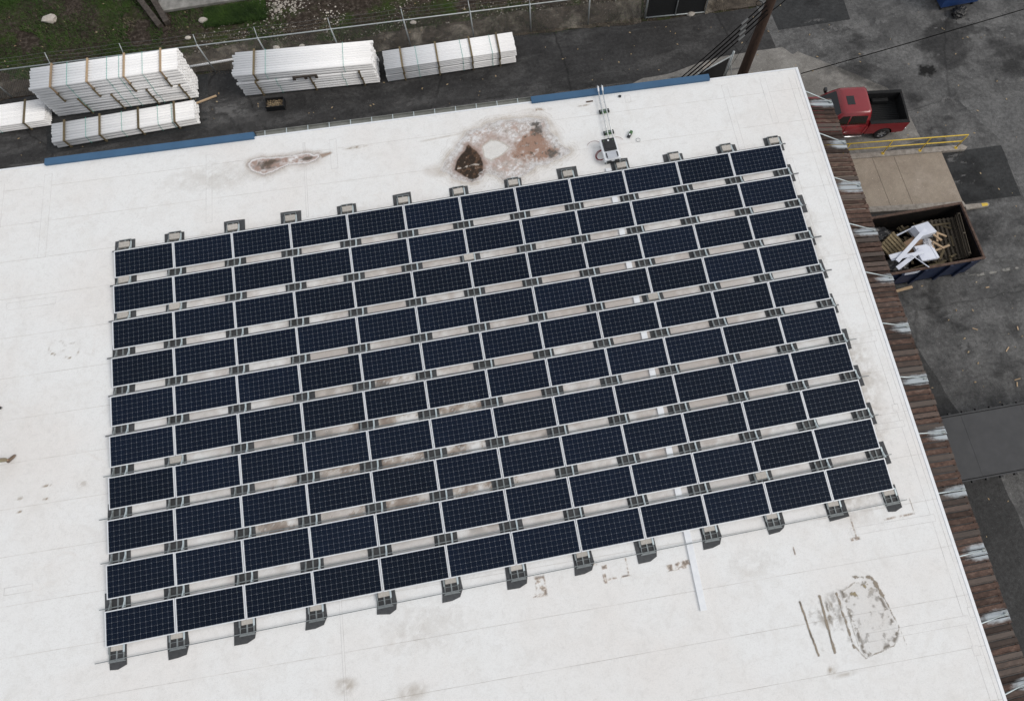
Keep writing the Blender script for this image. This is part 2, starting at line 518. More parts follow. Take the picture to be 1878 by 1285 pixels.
# ------------------------------------------------------------------ mesh helpers
class MB:
    def __init__(self):
        self.v, self.f = [], []

    def add(self, vs, fs):
        o = len(self.v)
        self.v += [tuple(p) for p in vs]
        self.f += [tuple(i + o for i in q) for q in fs]
        return self

    def box(self, x0, y0, z0, x1, y1, z1):
        return self.add([(x0, y0, z0), (x1, y0, z0), (x1, y1, z0), (x0, y1, z0), (x0, y0, z1), (x1, y0, z1), (x1, y1, z1), (x0, y1, z1)],
                        [(3, 2, 1, 0), (4, 5, 6, 7), (0, 1, 5, 4), (1, 2, 6, 5), (2, 3, 7, 6), (3, 0, 4, 7)])

    def obox(self, c, ax, h):
        c = Vector(c)
        a = [Vector(q).normalized() * k for q, k in zip(ax, h)]
        vs = []
        for sz in (-1, 1):
            for sx, sy in ((-1, -1), (1, -1), (1, 1), (-1, 1)):
                vs.append(c + a[0] * sx + a[1] * sy + a[2] * sz)
        return self.add(vs, [(3, 2, 1, 0), (4, 5, 6, 7), (0, 1, 5, 4), (1, 2, 6, 5), (2, 3, 7, 6), (3, 0, 4, 7)])

    def bar(self, p0, p1, w, h, up=(0, 0, 1)):
        p0, p1 = Vector(p0), Vector(p1)
        d = (p1 - p0)
        L = d.length
        d.normalize()
        s = d.cross(Vector(up))
        if s.length < 1e-5:
            s = d.cross(Vector((1, 0, 0)))
        s.normalize()
        u = s.cross(d)
        return self.obox((p0 + p1) / 2, (d, s, u), (L / 2, w / 2, h / 2))

    def tube(self, pts, r, n=8, caps=True):
        pts = [Vector(p) for p in pts]
        rs = r if isinstance(r, (list, tuple)) else [r] * len(pts)
        o = len(self.v)
        ref = None
        for i, p in enumerate(pts):
            d = (pts[min(i + 1, len(pts) - 1)] - pts[max(i - 1, 0)]).normalized()
            if ref is None:
                ref = d.cross(Vector((0, 0, 1)))
                if ref.length < 1e-4:
                    ref = d.cross(Vector((1, 0, 0)))
            a = (ref - d * ref.dot(d)).normalized()
            ref = a
            b = d.cross(a)
            for k in range(n):
                t = 2 * math.pi * k / n
                self.v.append(tuple(p + (a * math.cos(t) + b * math.sin(t)) * rs[i]))
        for i in range(len(pts) - 1):
            for k in range(n):
                k2 = (k + 1) % n
                self.f.append((o + i * n + k, o + i * n + k2, o + (i + 1) * n + k2, o + (i + 1) * n + k))
        if caps:
            self.f.append(tuple(o + k for k in reversed(range(n))))
            self.f.append(tuple(o + (len(pts) - 1) * n + k for k in range(n)))
        return self

    def prism(self, poly, z0, z1):
        n = len(poly)
        a = sum(poly[i][0] * poly[(i + 1) % n][1] - poly[(i + 1) % n][0] * poly[i][1] for i in range(n))
        if a < 0:
            poly = list(reversed(poly))
        vs = [(x, y, z0) for x, y in poly] + [(x, y, z1) for x, y in poly]
        fs = [tuple(reversed(range(n))), tuple(range(n, 2 * n))]
        fs += [(i, (i + 1) % n, n + (i + 1) % n, n + i) for i in range(n)]
        return self.add(vs, fs)

    def mesh(self, name, material, smooth=False, bevel=0.0):
        me = bpy.data.meshes.new(name)
        me.from_pydata(self.v, [], self.f)
        if bevel:
            bm = bmesh.new()
            bm.from_mesh(me)
            bmesh.ops.bevel(bm, geom=[e for e in bm.edges if e.calc_face_angle(0) > 0.6], offset=bevel, segments=2, affect='EDGES', profile=0.6)
            bm.to_mesh(me)
            bm.free()
        me.materials.append(material)
        if smooth:
            for p in me.polygons:
                p.use_smooth = True
        me.update()
        return me

    def build(self, name, material, parent=None, smooth=False, bevel=0.0):
        return link(name, self.mesh(name, material, smooth, bevel), parent)


def link(name, me, parent=None, loc=None, rz=0.0):
    o = bpy.data.objects.new(name, me)
    col.objects.link(o)
    if parent:
        o.parent = parent
    if loc is not None:
        o.location = loc
    if rz:
        o.rotation_euler = (0, 0, rz)
    return o


def tag(o, label, cat, group=None):
    o['label'] = label
    o['category'] = cat
    if group:
        o['group'] = group
    return o


def kind(o, k):
    o['kind'] = k
    return o


def thing(name, label, cat, loc=(0, 0, 0), rz=0.0, group=None):
    return tag(link(name, None, None, loc, rz), label, cat, group)


ORD = ['zeroth', 'first', 'second', 'third', 'fourth', 'fifth', 'sixth', 'seventh', 'eighth', 'ninth', 'tenth', 'eleventh', 'twelfth', 'thirteenth']


# numpy value noise for stain shapes
def vnoise(x, y, seed=0):
    xi, yi = np.floor(x).astype(np.int64), np.floor(y).astype(np.int64)
    fx, fy = x - xi, y - yi
    fx, fy = fx * fx * (3 - 2 * fx), fy * fy * (3 - 2 * fy)

    def h(a, b):
        k = (a * 374761393 + b * 668265263 + seed * 974634777) & 0x7fffffff
        k = ((k ^ (k >> 13)) * 1274126177) & 0x7fffffff
        return ((k ^ (k >> 16)) & 0xffff) / 65535.0
    return (h(xi, yi) * (1 - fx) + h(xi + 1, yi) * fx) * (1 - fy) + (h(xi, yi + 1) * (1 - fx) + h(xi + 1, yi + 1) * fx) * fy


def fbm(x, y, s=1.0, o=5, seed=0, g=0.55):
    a, t, w = 0, 0, 1.0
    for k in range(o):
        a = a + w * vnoise(x * s * 2 ** k + 17.3 * k, y * s * 2 ** k - 9.1 * k, seed + k)
        t += w
        w *= g
    return a / t


def sdf(poly, x, y):
    p = np.array(poly)
    d = np.full(x.shape, 1e9)
    s = np.zeros(x.shape, bool)
    n = len(p)
    for i in range(n):
        a, b = p[i], p[(i + 1) % n]
        e = b - a
        wx, wy = x - a[0], y - a[1]
        t = np.clip((wx * e[0] + wy * e[1]) / (e @ e), 0, 1)
        d = np.minimum(d, np.hypot(wx - e[0] * t, wy - e[1] * t))
        c = ((a[1] <= y) & (b[1] > y)) | ((b[1] <= y) & (a[1] > y))
        with np.errstate(divide='ignore', invalid='ignore'):
            xs = a[0] + (y - a[1]) / (b[1] - a[1] if b[1] != a[1] else 1e-9) * e[0]
        s ^= c & (x < xs)
    return np.where(s, -d, d)


def sstep(a, b, v):
    t = np.clip((v - a) / (b - a), 0, 1)
    return t * t * (3 - 2 * t)


def stain(name, x0, x1, y0, y1, res, fn, parent, z=0.004, cut=0.03):
    nx, ny = int((x1 - x0) / res), int((y1 - y0) / res)
    X, Y = np.meshgrid(np.linspace(x0, x1, nx), np.linspace(y0, y1, ny))
    rgb, al = fn(X, Y)
    al = np.clip(al, 0, 1)
    idx = np.arange(nx * ny).reshape(ny, nx)
    q = np.stack([idx[:-1, :-1], idx[:-1, 1:], idx[1:, 1:], idx[1:, :-1]], -1).reshape(-1, 4)
    a = al.ravel()
    q = q[a[q].max(1) > cut]
    used = np.unique(q)
    mp = np.full(nx * ny, -1)
    mp[used] = np.arange(len(used))
    q = mp[q]
    vs = np.stack([X.ravel()[used], Y.ravel()[used], np.full(len(used), z)], 1)
    me = bpy.data.meshes.new(name)
    me.from_pydata(vs.tolist(), [], q.tolist())
    at = me.attributes.new('tint', 'FLOAT_COLOR', 'POINT')
    c4 = np.concatenate([rgb.reshape(-1, 3)[used], a[used][:, None]], 1).astype(np.float32)
    at.data.foreach_set('color', c4.ravel())
    me.materials.append(M['stain'])
    o = link(name, me, parent)
    return o


def lerp(a, b, t):
    return a * (1 - t[..., None]) + b * t[..., None]


def C3(*c):
    return np.array(c, float)


# ================================================================== SETTING
# terrain: dirt and moss beyond the fence, one sheet to the horizon
def fence_y(x):
    return 24.72 - 0.022 * x


def build_ground():
    xs = np.concatenate([np.linspace(-400, -21, 8), np.linspace(-20, 60, 161), np.linspace(61, 440, 8)])
    ys = np.concatenate([np.linspace(-300, 20, 8), np.linspace(22, 40, 73), np.linspace(42, 440, 10)])
    X, Y = np.meshgrid(xs, ys)
    Z = np.full(X.shape, GZ - 0.03)
    mask = (Y > 24.9) & (Y < 41) & (X > -20) & (X < 30)
    Z = Z + np.where(mask, (fbm(X, Y, 0.7, 4, 3) - 0.4) * 0.22 * np.clip((Y - 24.9) / 1.5, 0, 1), 0)
    nx = len(xs)
    idx = np.arange(X.size).reshape(X.shape)
    q = np.stack([idx[:-1, :-1], idx[:-1, 1:], idx[1:, 1:], idx[1:, :-1]], -1).reshape(-1, 4)
    me = bpy.data.meshes.new('ground')
    me.from_pydata(np.stack([X.ravel(), Y.ravel(), Z.ravel()], 1).tolist(), [], q.tolist())
    me.materials.append(M['dirt'])
    return kind(link('ground', me), 'structure')


build_ground()


def sheet(name, poly, z, m, jitter=0.0, step=0.35):
    pts = []
    n = len(poly)
    for i in range(n):
        a, b = Vector(poly[i]), Vector(poly[(i + 1) % n])
        k = max(1, int((b - a).length / step)) if jitter else 1
        nrm = Vector((-(b - a).y, (b - a).x)).normalized()
        for j in range(k):
            p = a.lerp(b, j / k)
            if jitter:
                w = float(fbm(np.array([p.x]), np.array([p.y]), 1.3, 4, 5)[0]) - 0.5
                p = p + nrm * w * jitter * 2
            pts.append((p.x, p.y))
    o = MB().prism(pts, z - 0.02, z).build(name, m)
    return kind(o, 'structure')


sheet('alley', [(-60, -60), (29.5, -60), (29.5, 22.5), (28.3, 23.85), (24.5, 23.95), (21, 23.95), (17.5, 24.3), (14, 24.5), (9, 24.6), (0, 24.75), (-9, 24.85), (-60, 26)], GZ, M['asphalt'], 0.12)
sheet('yard', [(27.2, -60), (120, -60), (120, 60), (28.6, 60), (28.0, 23.9), (28.2, 21.4), (27.0, 16.0)], GZ + 0.004, M['asphalt_yard'], 0.15)
sheet('concrete_apron', [(19.2, 16.4), (20.2, 20.2), (21.4, 20.7), (22.9, 20.75), (24.2, 21.05), (25.3, 21.25), (26.6, 21.3), (28.5, 21.25), (28.9, 20.75), (29.2, 20.9), (31.0, 19.55), (32.8, 18.1), (33.2, 17.0), (33.4, 15.0), (29.0, 14.4), (26.2, 14.4), (26.0, 16.4)], GZ + 0.008, M['old_concrete'], 0.08)
sheet('ground_patch', [(28.62, 22.3), (32.36, 22.3), (32.5, 25.6), (28.5, 25.6)], GZ + 0.010, M['asphalt_dark'], 0.03)
sheet('ground_patch', [(34.04, 14.15), (36.95, 14.05), (36.8, 11.38), (34.06, 11.50)], GZ + 0.011, M['asphalt_dark'], 0.02)
sheet('ground_patch', [(39.3, 23.2), (46, 23.5), (46, 26), (39.2, 26)], GZ + 0.010, M['asphalt_dark'], 0.03)
sheet('ground_patch', [(35.9, 16.75), (43, 16.4), (43, 9.0), (38.2, 10.2), (36.9, 11.0), (37.0, 14.3)], GZ + 0.0085, M['asphalt_grey'], 0.1)
sheet('ground_patch', [(26.0, -14), (31.5, -14), (31.0, -0.4), (29.0, 7.8), (26, 8)], GZ + 0.009, M['asphalt_mid'], 0.1)
sheet('ground_patch', [(-6.2, 21.45), (0.98, 21.6), (1.06, 24.6), (0.2, 24.62), (-6.3, 24.7)], GZ + 0.006, M['asphalt_dark'], 0.02)  # darker ground under the left pipe stacks and just past their right end
sheet('gravel_verge', [(-20, 24.9), (-8.5, 24.84), (-7.2, 24.85), (-5.9, 24.9), (-4.5, 25.4), (-8, 25.9), (-20, 25.8)], GZ + 0.012, M['gravel_dirt'], 0.15)
sheet('gravel_verge', [(0.2, 24.7), (4, 24.65), (9.0, 24.50), (14.0, 24.40), (17.4, 24.2), (22.0, 23.95), (22.4, 25.4), (16, 25.7), (8, 25.4), (3, 26.2), (0, 25.8)], GZ + 0.012, M['gravel_dirt'], 0.2)
sheet('gravel_verge', [(25.3, 23.95), (28.2, 23.95), (28.3, 27), (25.4, 27)], GZ + 0.012, M['gravel_dirt'], 0.15)

# oil spot on the yard, painted bay line remains
def oil(X, Y):
    d = np.hypot((X - 35.05) / 0.5, (Y - 18.67) / 0.28)
    a = sstep(1.2, 0.6, d + (fbm(X, Y, 6, 4, 2) - 0.5) * 1.6)
    return np.broadcast_to(C3(0.012, 0.012, 0.012), X.shape + (3,)).copy(), a * 0.9


o = stain('oil_spot', 34.3, 35.8, 18.1, 19.2, 0.03, oil, None, GZ + 0.02)
kind(o, 'structure')


def bayline(X, Y):
    yl = 8.02 + (X - 32.8) * 0.01
    a = sstep(0.10, 0.03, np.abs(Y - yl)) * sstep(0.42, 0.62, fbm(X, Y, 5, 4, 8)) * 0.8
    yl2 = 12.5 + (X - 37) * -0.05
    return np.broadcast_to(C3(0.30, 0.29, 0.27), X.shape + (3,)).copy(), a


kind(stain('painted_line', 32.8, 38.5, 7.7, 8.4, 0.025, bayline, None, GZ + 0.02), 'structure')


def damp(X, Y):
    n0, n1, n2 = fbm(X, Y, .35, 5, 201, .6), fbm(X * .5, Y, 1.1, 6, 203, .65), fbm(X, Y, 3.0, 5, 207, .65)
    dark = sstep(.53, .66, n0 * .6 + n1 * .4) * .42
    scr = sstep(.56, .66, fbm(X * .35 + Y * .12, Y, 1.6, 6, 211, .7)) * sstep(.40, .6, n2) * .60
    c = lerp(np.broadcast_to(C3(.026, .026, .027), X.shape + (3,)).copy(), C3(.20, .198, .195), sstep(-.05, .05, scr - dark))
    edge = sstep(0, 1.0, np.minimum(np.minimum(X - 29.6, 42 - X), np.minimum(Y - 2.6, 25 - Y)))
    return c, np.maximum(dark, scr) * edge


kind(stain('damp_asphalt', 29.6, 42, 2.6, 25, .06, damp, None, GZ + 0.016), 'structure')


def dusty(X, Y):
    n0, n1, n2 = fbm(X, Y, .5, 5, 221, .6), fbm(X * .3, Y, 1.5, 6, 223, .7), fbm(X, Y, 5.0, 4, 227, .65)
    a_ = np.hypot((X - 2.2) / 2.4, (Y - 22.6) / 1.6)
    b_ = np.hypot((X - 7.5) / 6.5, (Y - 21.3) / .55)
    c_ = np.hypot((X + 4.0) / 5.0, (Y - 20.6) / .8)
    reg = np.maximum.reduce([sstep(1.2, .2, a_), sstep(1.2, .2, b_) * .8, sstep(1.2, .2, c_) * .7])
    al = reg * sstep(.36, .62, n1) * (.35 + .65 * sstep(.35, .6, n2)) * .95
    lanes = np.exp(-((Y - 20.9 + .02 * X + (n0 - .5) * .5) / .05) ** 2) * sstep(.45, .6, n1) * .7
    edge = sstep(0, .8, np.minimum(np.minimum(X + 8.5, 27 - X), np.minimum(Y - 16.9, 24.2 - Y)))
    return np.broadcast_to(C3(.145, .142, .14), X.shape + (3,)).copy(), np.maximum(al, lanes) * edge


kind(stain('dusty_asphalt', -8.5, 27, 17, 24.2, .06, dusty, None, GZ + 0.016), 'structure')


# ------------------------------------------------------------------ BUILDING
# roof corner (25.82, 16.06); roof turned -1.55 degrees against the panel rows
A = R(-1.6)
EU = Vector((math.cos(A), math.sin(A), 0))     # east along the north edge
EV = Vector((-math.sin(A), math.cos(A), 0))    # north along the east edge
NE = Vector((25.83, 16.09, 0))
bld = thing('warehouse', 'low warehouse with a white membrane flat roof and blue trim along its edge', 'building', NE, A)
# local frame: x = 0 at the east edge (negative to the west), y = 0 at the north edge (negative to the south)
BW, BL = -50.0, -34.0
w = MB()
w.box(BW, BL, GZ - 0.02, -0.10, -0.10, -0.12)
w.build('wall', M['wall'], bld)
MB().box(BW, BL, -0.118, -0.004, -0.004, -0.006).build('roof', M['seam_gap'], bld)
# membrane sheets running east-west, laid edge to edge with a dirty joint between
ys = [0.0, -0.95]
while ys[-1] > BL:
    ys.append(ys[-1] - 1.425)
for a_, b_ in zip(ys[:-1], ys[1:]):
    s = MB().box(BW, max(b_, BL) + 0.006, -0.005, -0.09, a_ - 0.006 - (0.05 if a_ == 0 else 0), 0.0)
    s.build('membrane_sheet', M['roof'], bld)
# edge metal
e = MB().box(-0.085, BL, -0.13, 0.012, 0.012, 0.012)
e.build('edge_trim', M['white_metal'], bld)
e = MB().box(BW, -0.05, -0.13, -0.088, 0.010, 0.009)
e.build('edge_trim', M['white_metal'], bld)


def W2B(x, y):
    d = Vector((x, y, 0)) - NE
    return d.dot(EU), d.dot(EV)


def patch(x0, y0, x1, y1, n='cover_strip', lw=0.011):
    c = W2B((x0 + x1) / 2, (y0 + y1) / 2)
    hx, hy = abs(x1 - x0) / 2, abs(y1 - y0) / 2
    d = MB().box(c[0] - hx - lw, c[1] - hy - lw, -0.001, c[0] + hx + lw, c[1] + hy + lw, 0.0015)
    do = d.build('seam_edge', M['seam_dirt'], bld)
    p = MB().box(c[0] - hx, c[1] - hy, 0.0, c[0] + hx, c[1] + hy, 0.0030)
    p.build(n, M['roof'], bld)


for q in [(-2.52, 16.40, -2.27, 13.07), (-4.15, 16.4, -3.9, 14.4), (22.63, 15.8, 22.84, 11.9), (24.2, 15.8, 24.41, 13.8), (24.16, 12.2, 24.38, 9.0),
          (24.15, 2.06, 25.08, 1.87), (22.3, -0.92, 25.0, -1.12), (24.25, 5.0, 25.15, 4.82), (21.8, -3.88, 24.95, -4.10),
          (7.7, 16.05, 7.93, 14.8), (6.7, 16.1, 6.76, 13.0), (25.02, -3.72, 25.15, -4.0), (24.75, -4.75, 24.93, -5.0), (24.9, 2.6, 25.08, 2.4),
          (18.9, 16.0, 19.1, 15.7), (3.2, 16.2, 3.4, 13.4), (-3.5, 11.5, -1.9, 11.25), (6.64, 0.1, 6.70, -2.7), (24.3, 8.1, 25.2, 7.9), (-3.0, 2.2, -2.2, 2.0)]:
    patch(*q)
# drip line along the east edge
for k, dx in enumerate((-0.22, -0.46)):
    MB().box(dx - 0.006, -30, 0.0, dx + 0.006, -0.4, 0.0012 + 0.0004 * k).build('seam_edge', M['seam_dirt'], bld)

# blue trim: two lengths, each its own part
for x0, x1 in ((-2.47, 5.0), (15.36, 22.3)):
    a0, _ = W2B(x0, 16.3)
    a1, _ = W2B(x1, 16.3)
    MB().box(a0, -0.105, -0.16, a1, 0.16, 0.10).build('blue_trim', M['blue_paint'], bld, bevel=0.012)
# open gutter between them, with straps
g0, _ = W2B(5.02, 16.3)
g1, _ = W2B(15.34, 16.3)
g = MB()
g.box(g0, 0.016, -0.13, g1, 0.25, -0.118)
g.box(g0, 0.235, -0.118, g1, 0.25, -0.03)
g.box(g0, 0.016, -0.118, g1, 0.024, -0.02)
gut = g.build('gutter', M['gutter'], bld)
x = g0 + 0.35
while x < g1:
    MB().box(x - 0.013, 0.0, -0.028, x + 0.013, 0.24, -0.014).build('gutter_strap', M['galv_pale'], gut)
    x += 0.79


# ------------------------------------------------------------------ stains on the roof
S1 = [(4.72, 15.54), (4.87, 15.69), (5.17, 15.74), (5.6, 15.68), (5.95, 15.62), (6.3, 15.61), (6.58, 15.65), (6.88, 15.63), (7.13, 15.5), (7.28, 15.52), (7.3, 15.37), (7.16, 15.24), (6.9, 15.2), (6.53, 15.21), (6.15, 15.25), (5.87, 15.14), (5.51, 15.01), (5.23, 14.97), (5.01, 15.13), (4.8, 15.29)]
S1T = [(7.28, 15.51), (7.69, 15.51), (7.76, 15.46), (7.37, 15.3)]
S2 = [(11.58, 14.03), (12.14, 14.71), (12.72, 15.47), (13.59, 15.68), (14.6, 15.69), (15.34, 15.68), (15.73, 15.48), (15.83, 14.9), (16.05, 14.36), (16.35, 14.0), (16.04, 13.75), (15.49, 13.61), (15.07, 13.57), (14.81, 13.32), (14.22, 13.13), (13.77, 13.21), (13.41, 13.58), (13.11, 13.63), (12.97, 13.36), (12.61, 13.34), (12.03, 13.59)]
S2I = [(13.18, 14.76), (13.59, 15.0), (14.04, 14.85), (14.24, 14.51), (13.94, 14.26), (13.44, 14.05), (13.26, 14.26)]
S2T = [(12.08, 13.94), (12.24, 14.33), (12.74, 14.91), (13.0, 14.55), (13.15, 14.04), (13.06, 13.64), (12.66, 13.36), (12.44, 13.58)]
S2B = [(14.43, 14.41), (15.02, 15.05), (15.39, 15.35), (15.48, 14.71), (15.84, 14.09), (15.43, 13.87), (14.81, 13.86), (14.27, 14.08)]
WHITE, CRUST, PINK, BROWN, DARK, TAN = C3(.76, .75, .75), C3(.55, .50, .47), C3(.37, .27, .23), C3(.24, .15, .11), C3(.045, .032, .024), C3(.42, .33, .24)


def fn_s1(X, Y):
    wob = (fbm(X, Y, 5, 4, 1) - 0.5) * 0.10
    d = sdf(S1, X, Y) + wob
    n1, n2 = fbm(X, Y, 9, 4, 4), fbm(X, Y, 4, 4, 9)
    inside = sstep(0.02, -0.02, d)
    c = lerp(WHITE, CRUST, sstep(0.4, 0.7, n1))
    c = lerp(c, PINK, sstep(-0.025, -0.08, d) * sstep(0.22, 0.5, n2) * (.55 + .45 * sstep(.35, .6, n1)))
    for cx, cy, rx, ry in ((5.33, 15.36, .42, .2), (5.55, 15.5, .4, .12), (6.84, 15.4, .33, .09)):
        k = np.hypot((X - cx) / rx, (Y - cy) / ry)
        c = lerp(c, C3(.11, .085, .065), sstep(1.1, 0.3, k + (n1 - .5) * 1.6) * .9)
    c = lerp(c, WHITE, sstep(-0.07, -0.03, d) * sstep(0.42, 0.62, n1) * .7)
    halo = np.exp(-np.clip(d, 0, 9) / 0.07) * (0.45 + 0.6 * (n2 - .4)) * sstep(0.0, 0.02, d)
    for dd, k_ in ((.06, .35), (.13, .22)):
        halo = np.maximum(halo, sstep(.02, .0, np.abs(d + (n2 - .5) * .08 - dd)) * k_ * sstep(.35, .6, n2))
    low = np.exp(-np.clip(d, 0, 9) / 0.14) * sstep(15.55, 15.2, Y) * 0.6 * n2
    c = lerp(c, C3(.22, .15, .11), sstep(0.02, 0.0, np.abs(d - .005)) * .7)
    c = lerp(c, C3(.36, .26, .19), sstep(0.01, 0.03, d))
    dt = sdf(S1T, X, Y) + wob * .6
    tail = sstep(0.05, -0.05, dt) * .65
    al = np.maximum.reduce([inside * .95, halo, low, tail])
    return c, al


def fn_s2(X, Y):
    wob = (fbm(X, Y, 3, 5, 21) - 0.5) * 0.34
    d = sdf(S2, X, Y) + wob
    n1, n2, n3 = fbm(X, Y, 8, 5, 14, .65), fbm(X, Y, 2.6, 4, 19), fbm(X, Y, 16, 3, 23, .7)
    isl = sdf(S2I, X, Y) + wob * .35
    tri = sdf(S2T, X, Y) + wob * .35
    brn = sdf(S2B, X, Y) + wob * 1.6 + (fbm(X, Y, 9, 4, 88, .65) - .5) * .3
    inside = sstep(0.08, -0.10, d)
    c = lerp(WHITE * .97, CRUST, sstep(0.36, 0.66, n1))
    ridge = 1 - np.abs(fbm(X, Y, 5, 5, 77, .7) - .5) * 9
    c = lerp(c, PINK * 1.25, sstep(-0.06, -0.3, d) * sstep(0.42, 0.66, n2) * sstep(.3, .6, n1) * .85)
    c = lerp(c, C3(.34, .30, .27), inside * sstep(.2, .9, ridge) * .55)
    c = lerp(c, PINK * 1.1, sstep(0.30, 0.02, np.abs(isl - .12)) * .45)
    c = lerp(c, BROWN * 1.35, sstep(0.12, -0.12, brn) * sstep(0.30, 0.55, n2 + .25 * n1) * .95)
    c = lerp(c, C3(.10, .085, .07), sstep(0.05, -0.1, brn) * sstep(0.60, 0.72, n1) * .9)
    for cx, cy, r_ in ((15.72, 13.98, .26), (15.38, 15.05, .28), (15.3, 15.35, .16)):
        k = np.hypot(X - cx, Y - cy) / r_
        c = lerp(c, C3(.09, .08, .07), sstep(1.1, .3, k + (n1 - .5) * 2.2) * .9)
    c = lerp(c, WHITE * 1.02, inside * sstep(0.62, 0.74, n3 * .5 + n1 * .5) * sstep(-.02, -.3, d) * .9)
    # dark wet silt with a pale rib across it
    silt = lerp(DARK * .8, C3(.11, .065, .042), sstep(0.45, 0.68, n1))
    silt = lerp(silt, C3(.40, .33, .27), sstep(.66, .74, n3 * .5 + n1 * .5) * .8)
    rib = np.abs((Y - 14.0) - (X - 12.6) * 0.12 + (n2 - .5) * .18)
    silt = lerp(silt, C3(.5, .45, .4), sstep(0.05, 0.015, rib) * sstep(.45, .6, n1))
    c = lerp(c, PINK * .85, sstep(0.20, 0.02, tri) * .8)
    c = lerp(c, silt, sstep(0.03, -0.03, tri))
    c = lerp(c, C3(.72, .69, .64), sstep(0.03, -0.06, isl))
    c = lerp(c, C3(.50, .44, .37), sstep(.05, .0, np.abs(isl + .02)) * .5)
    c = lerp(c, C3(.30, .235, .18), sstep(.018, .004, np.abs(d - .0)) * sstep(.35, .6, n2) * .8)
    c = lerp(c, WHITE, inside * sstep(.03, .0, np.abs(d + .12 + (n1 - .5) * .16)) * .6)
    c = lerp(c, C3(.16, .12, .09), sstep(-.1, -.3, d) * sstep(.62, .72, n3 * .45 + n1 * .55) * sstep(.0, .1, tri) * .75)
    out_ = sstep(0.0, 0.03, d)
    c = lerp(c, TAN, out_)
    halo = np.exp(-np.clip(d, 0, 9) / 0.12) * (0.15 + 0.9 * n2) * out_ * .6
    for dd, k_ in ((.07, .42), (.15, .34), (.25, .24), (.38, .14)):
        halo = np.maximum(halo, sstep(.022, .0, np.abs(d + (n2 - .5) * .12 - dd)) * k_ * sstep(.30, .6, n2))
    streak = np.exp(-((Y - 15.42 - (X - 12) * .05) / .035) ** 2) * sstep(10.6, 12.0, X) * sstep(12.9, 12.3, X) * .5 * n2
    wedge = sstep(.25, -.15, np.abs(Y - 14.02 + (X - 11.6) * .05) - .12 - (X - 10.8) * .1) * sstep(10.7, 11.7, X) * sstep(12.2, 11.5, X) * .5 * n2
    top = np.exp(-(((X - 15.55) / .35) ** 2 + ((Y - 15.98 + (X - 15.5) * .1) / .06) ** 2)) * .7 * sstep(.3, .6, n1)
    side = np.exp(-(np.clip(np.abs(X - 16.0 - (15.0 - Y) * .25), 0, 9) / .08) ** 2) * sstep(13.7, 14.2, Y) * sstep(15.7, 15.2, Y) * .4 * n2
    al = np.maximum.reduce([inside * (.72 + .24 * sstep(-.05, -.3, d)), halo, streak, wedge, top, side])
    al = al * (1 - sstep(0.02, -0.08, isl) * .75)
    return c, al


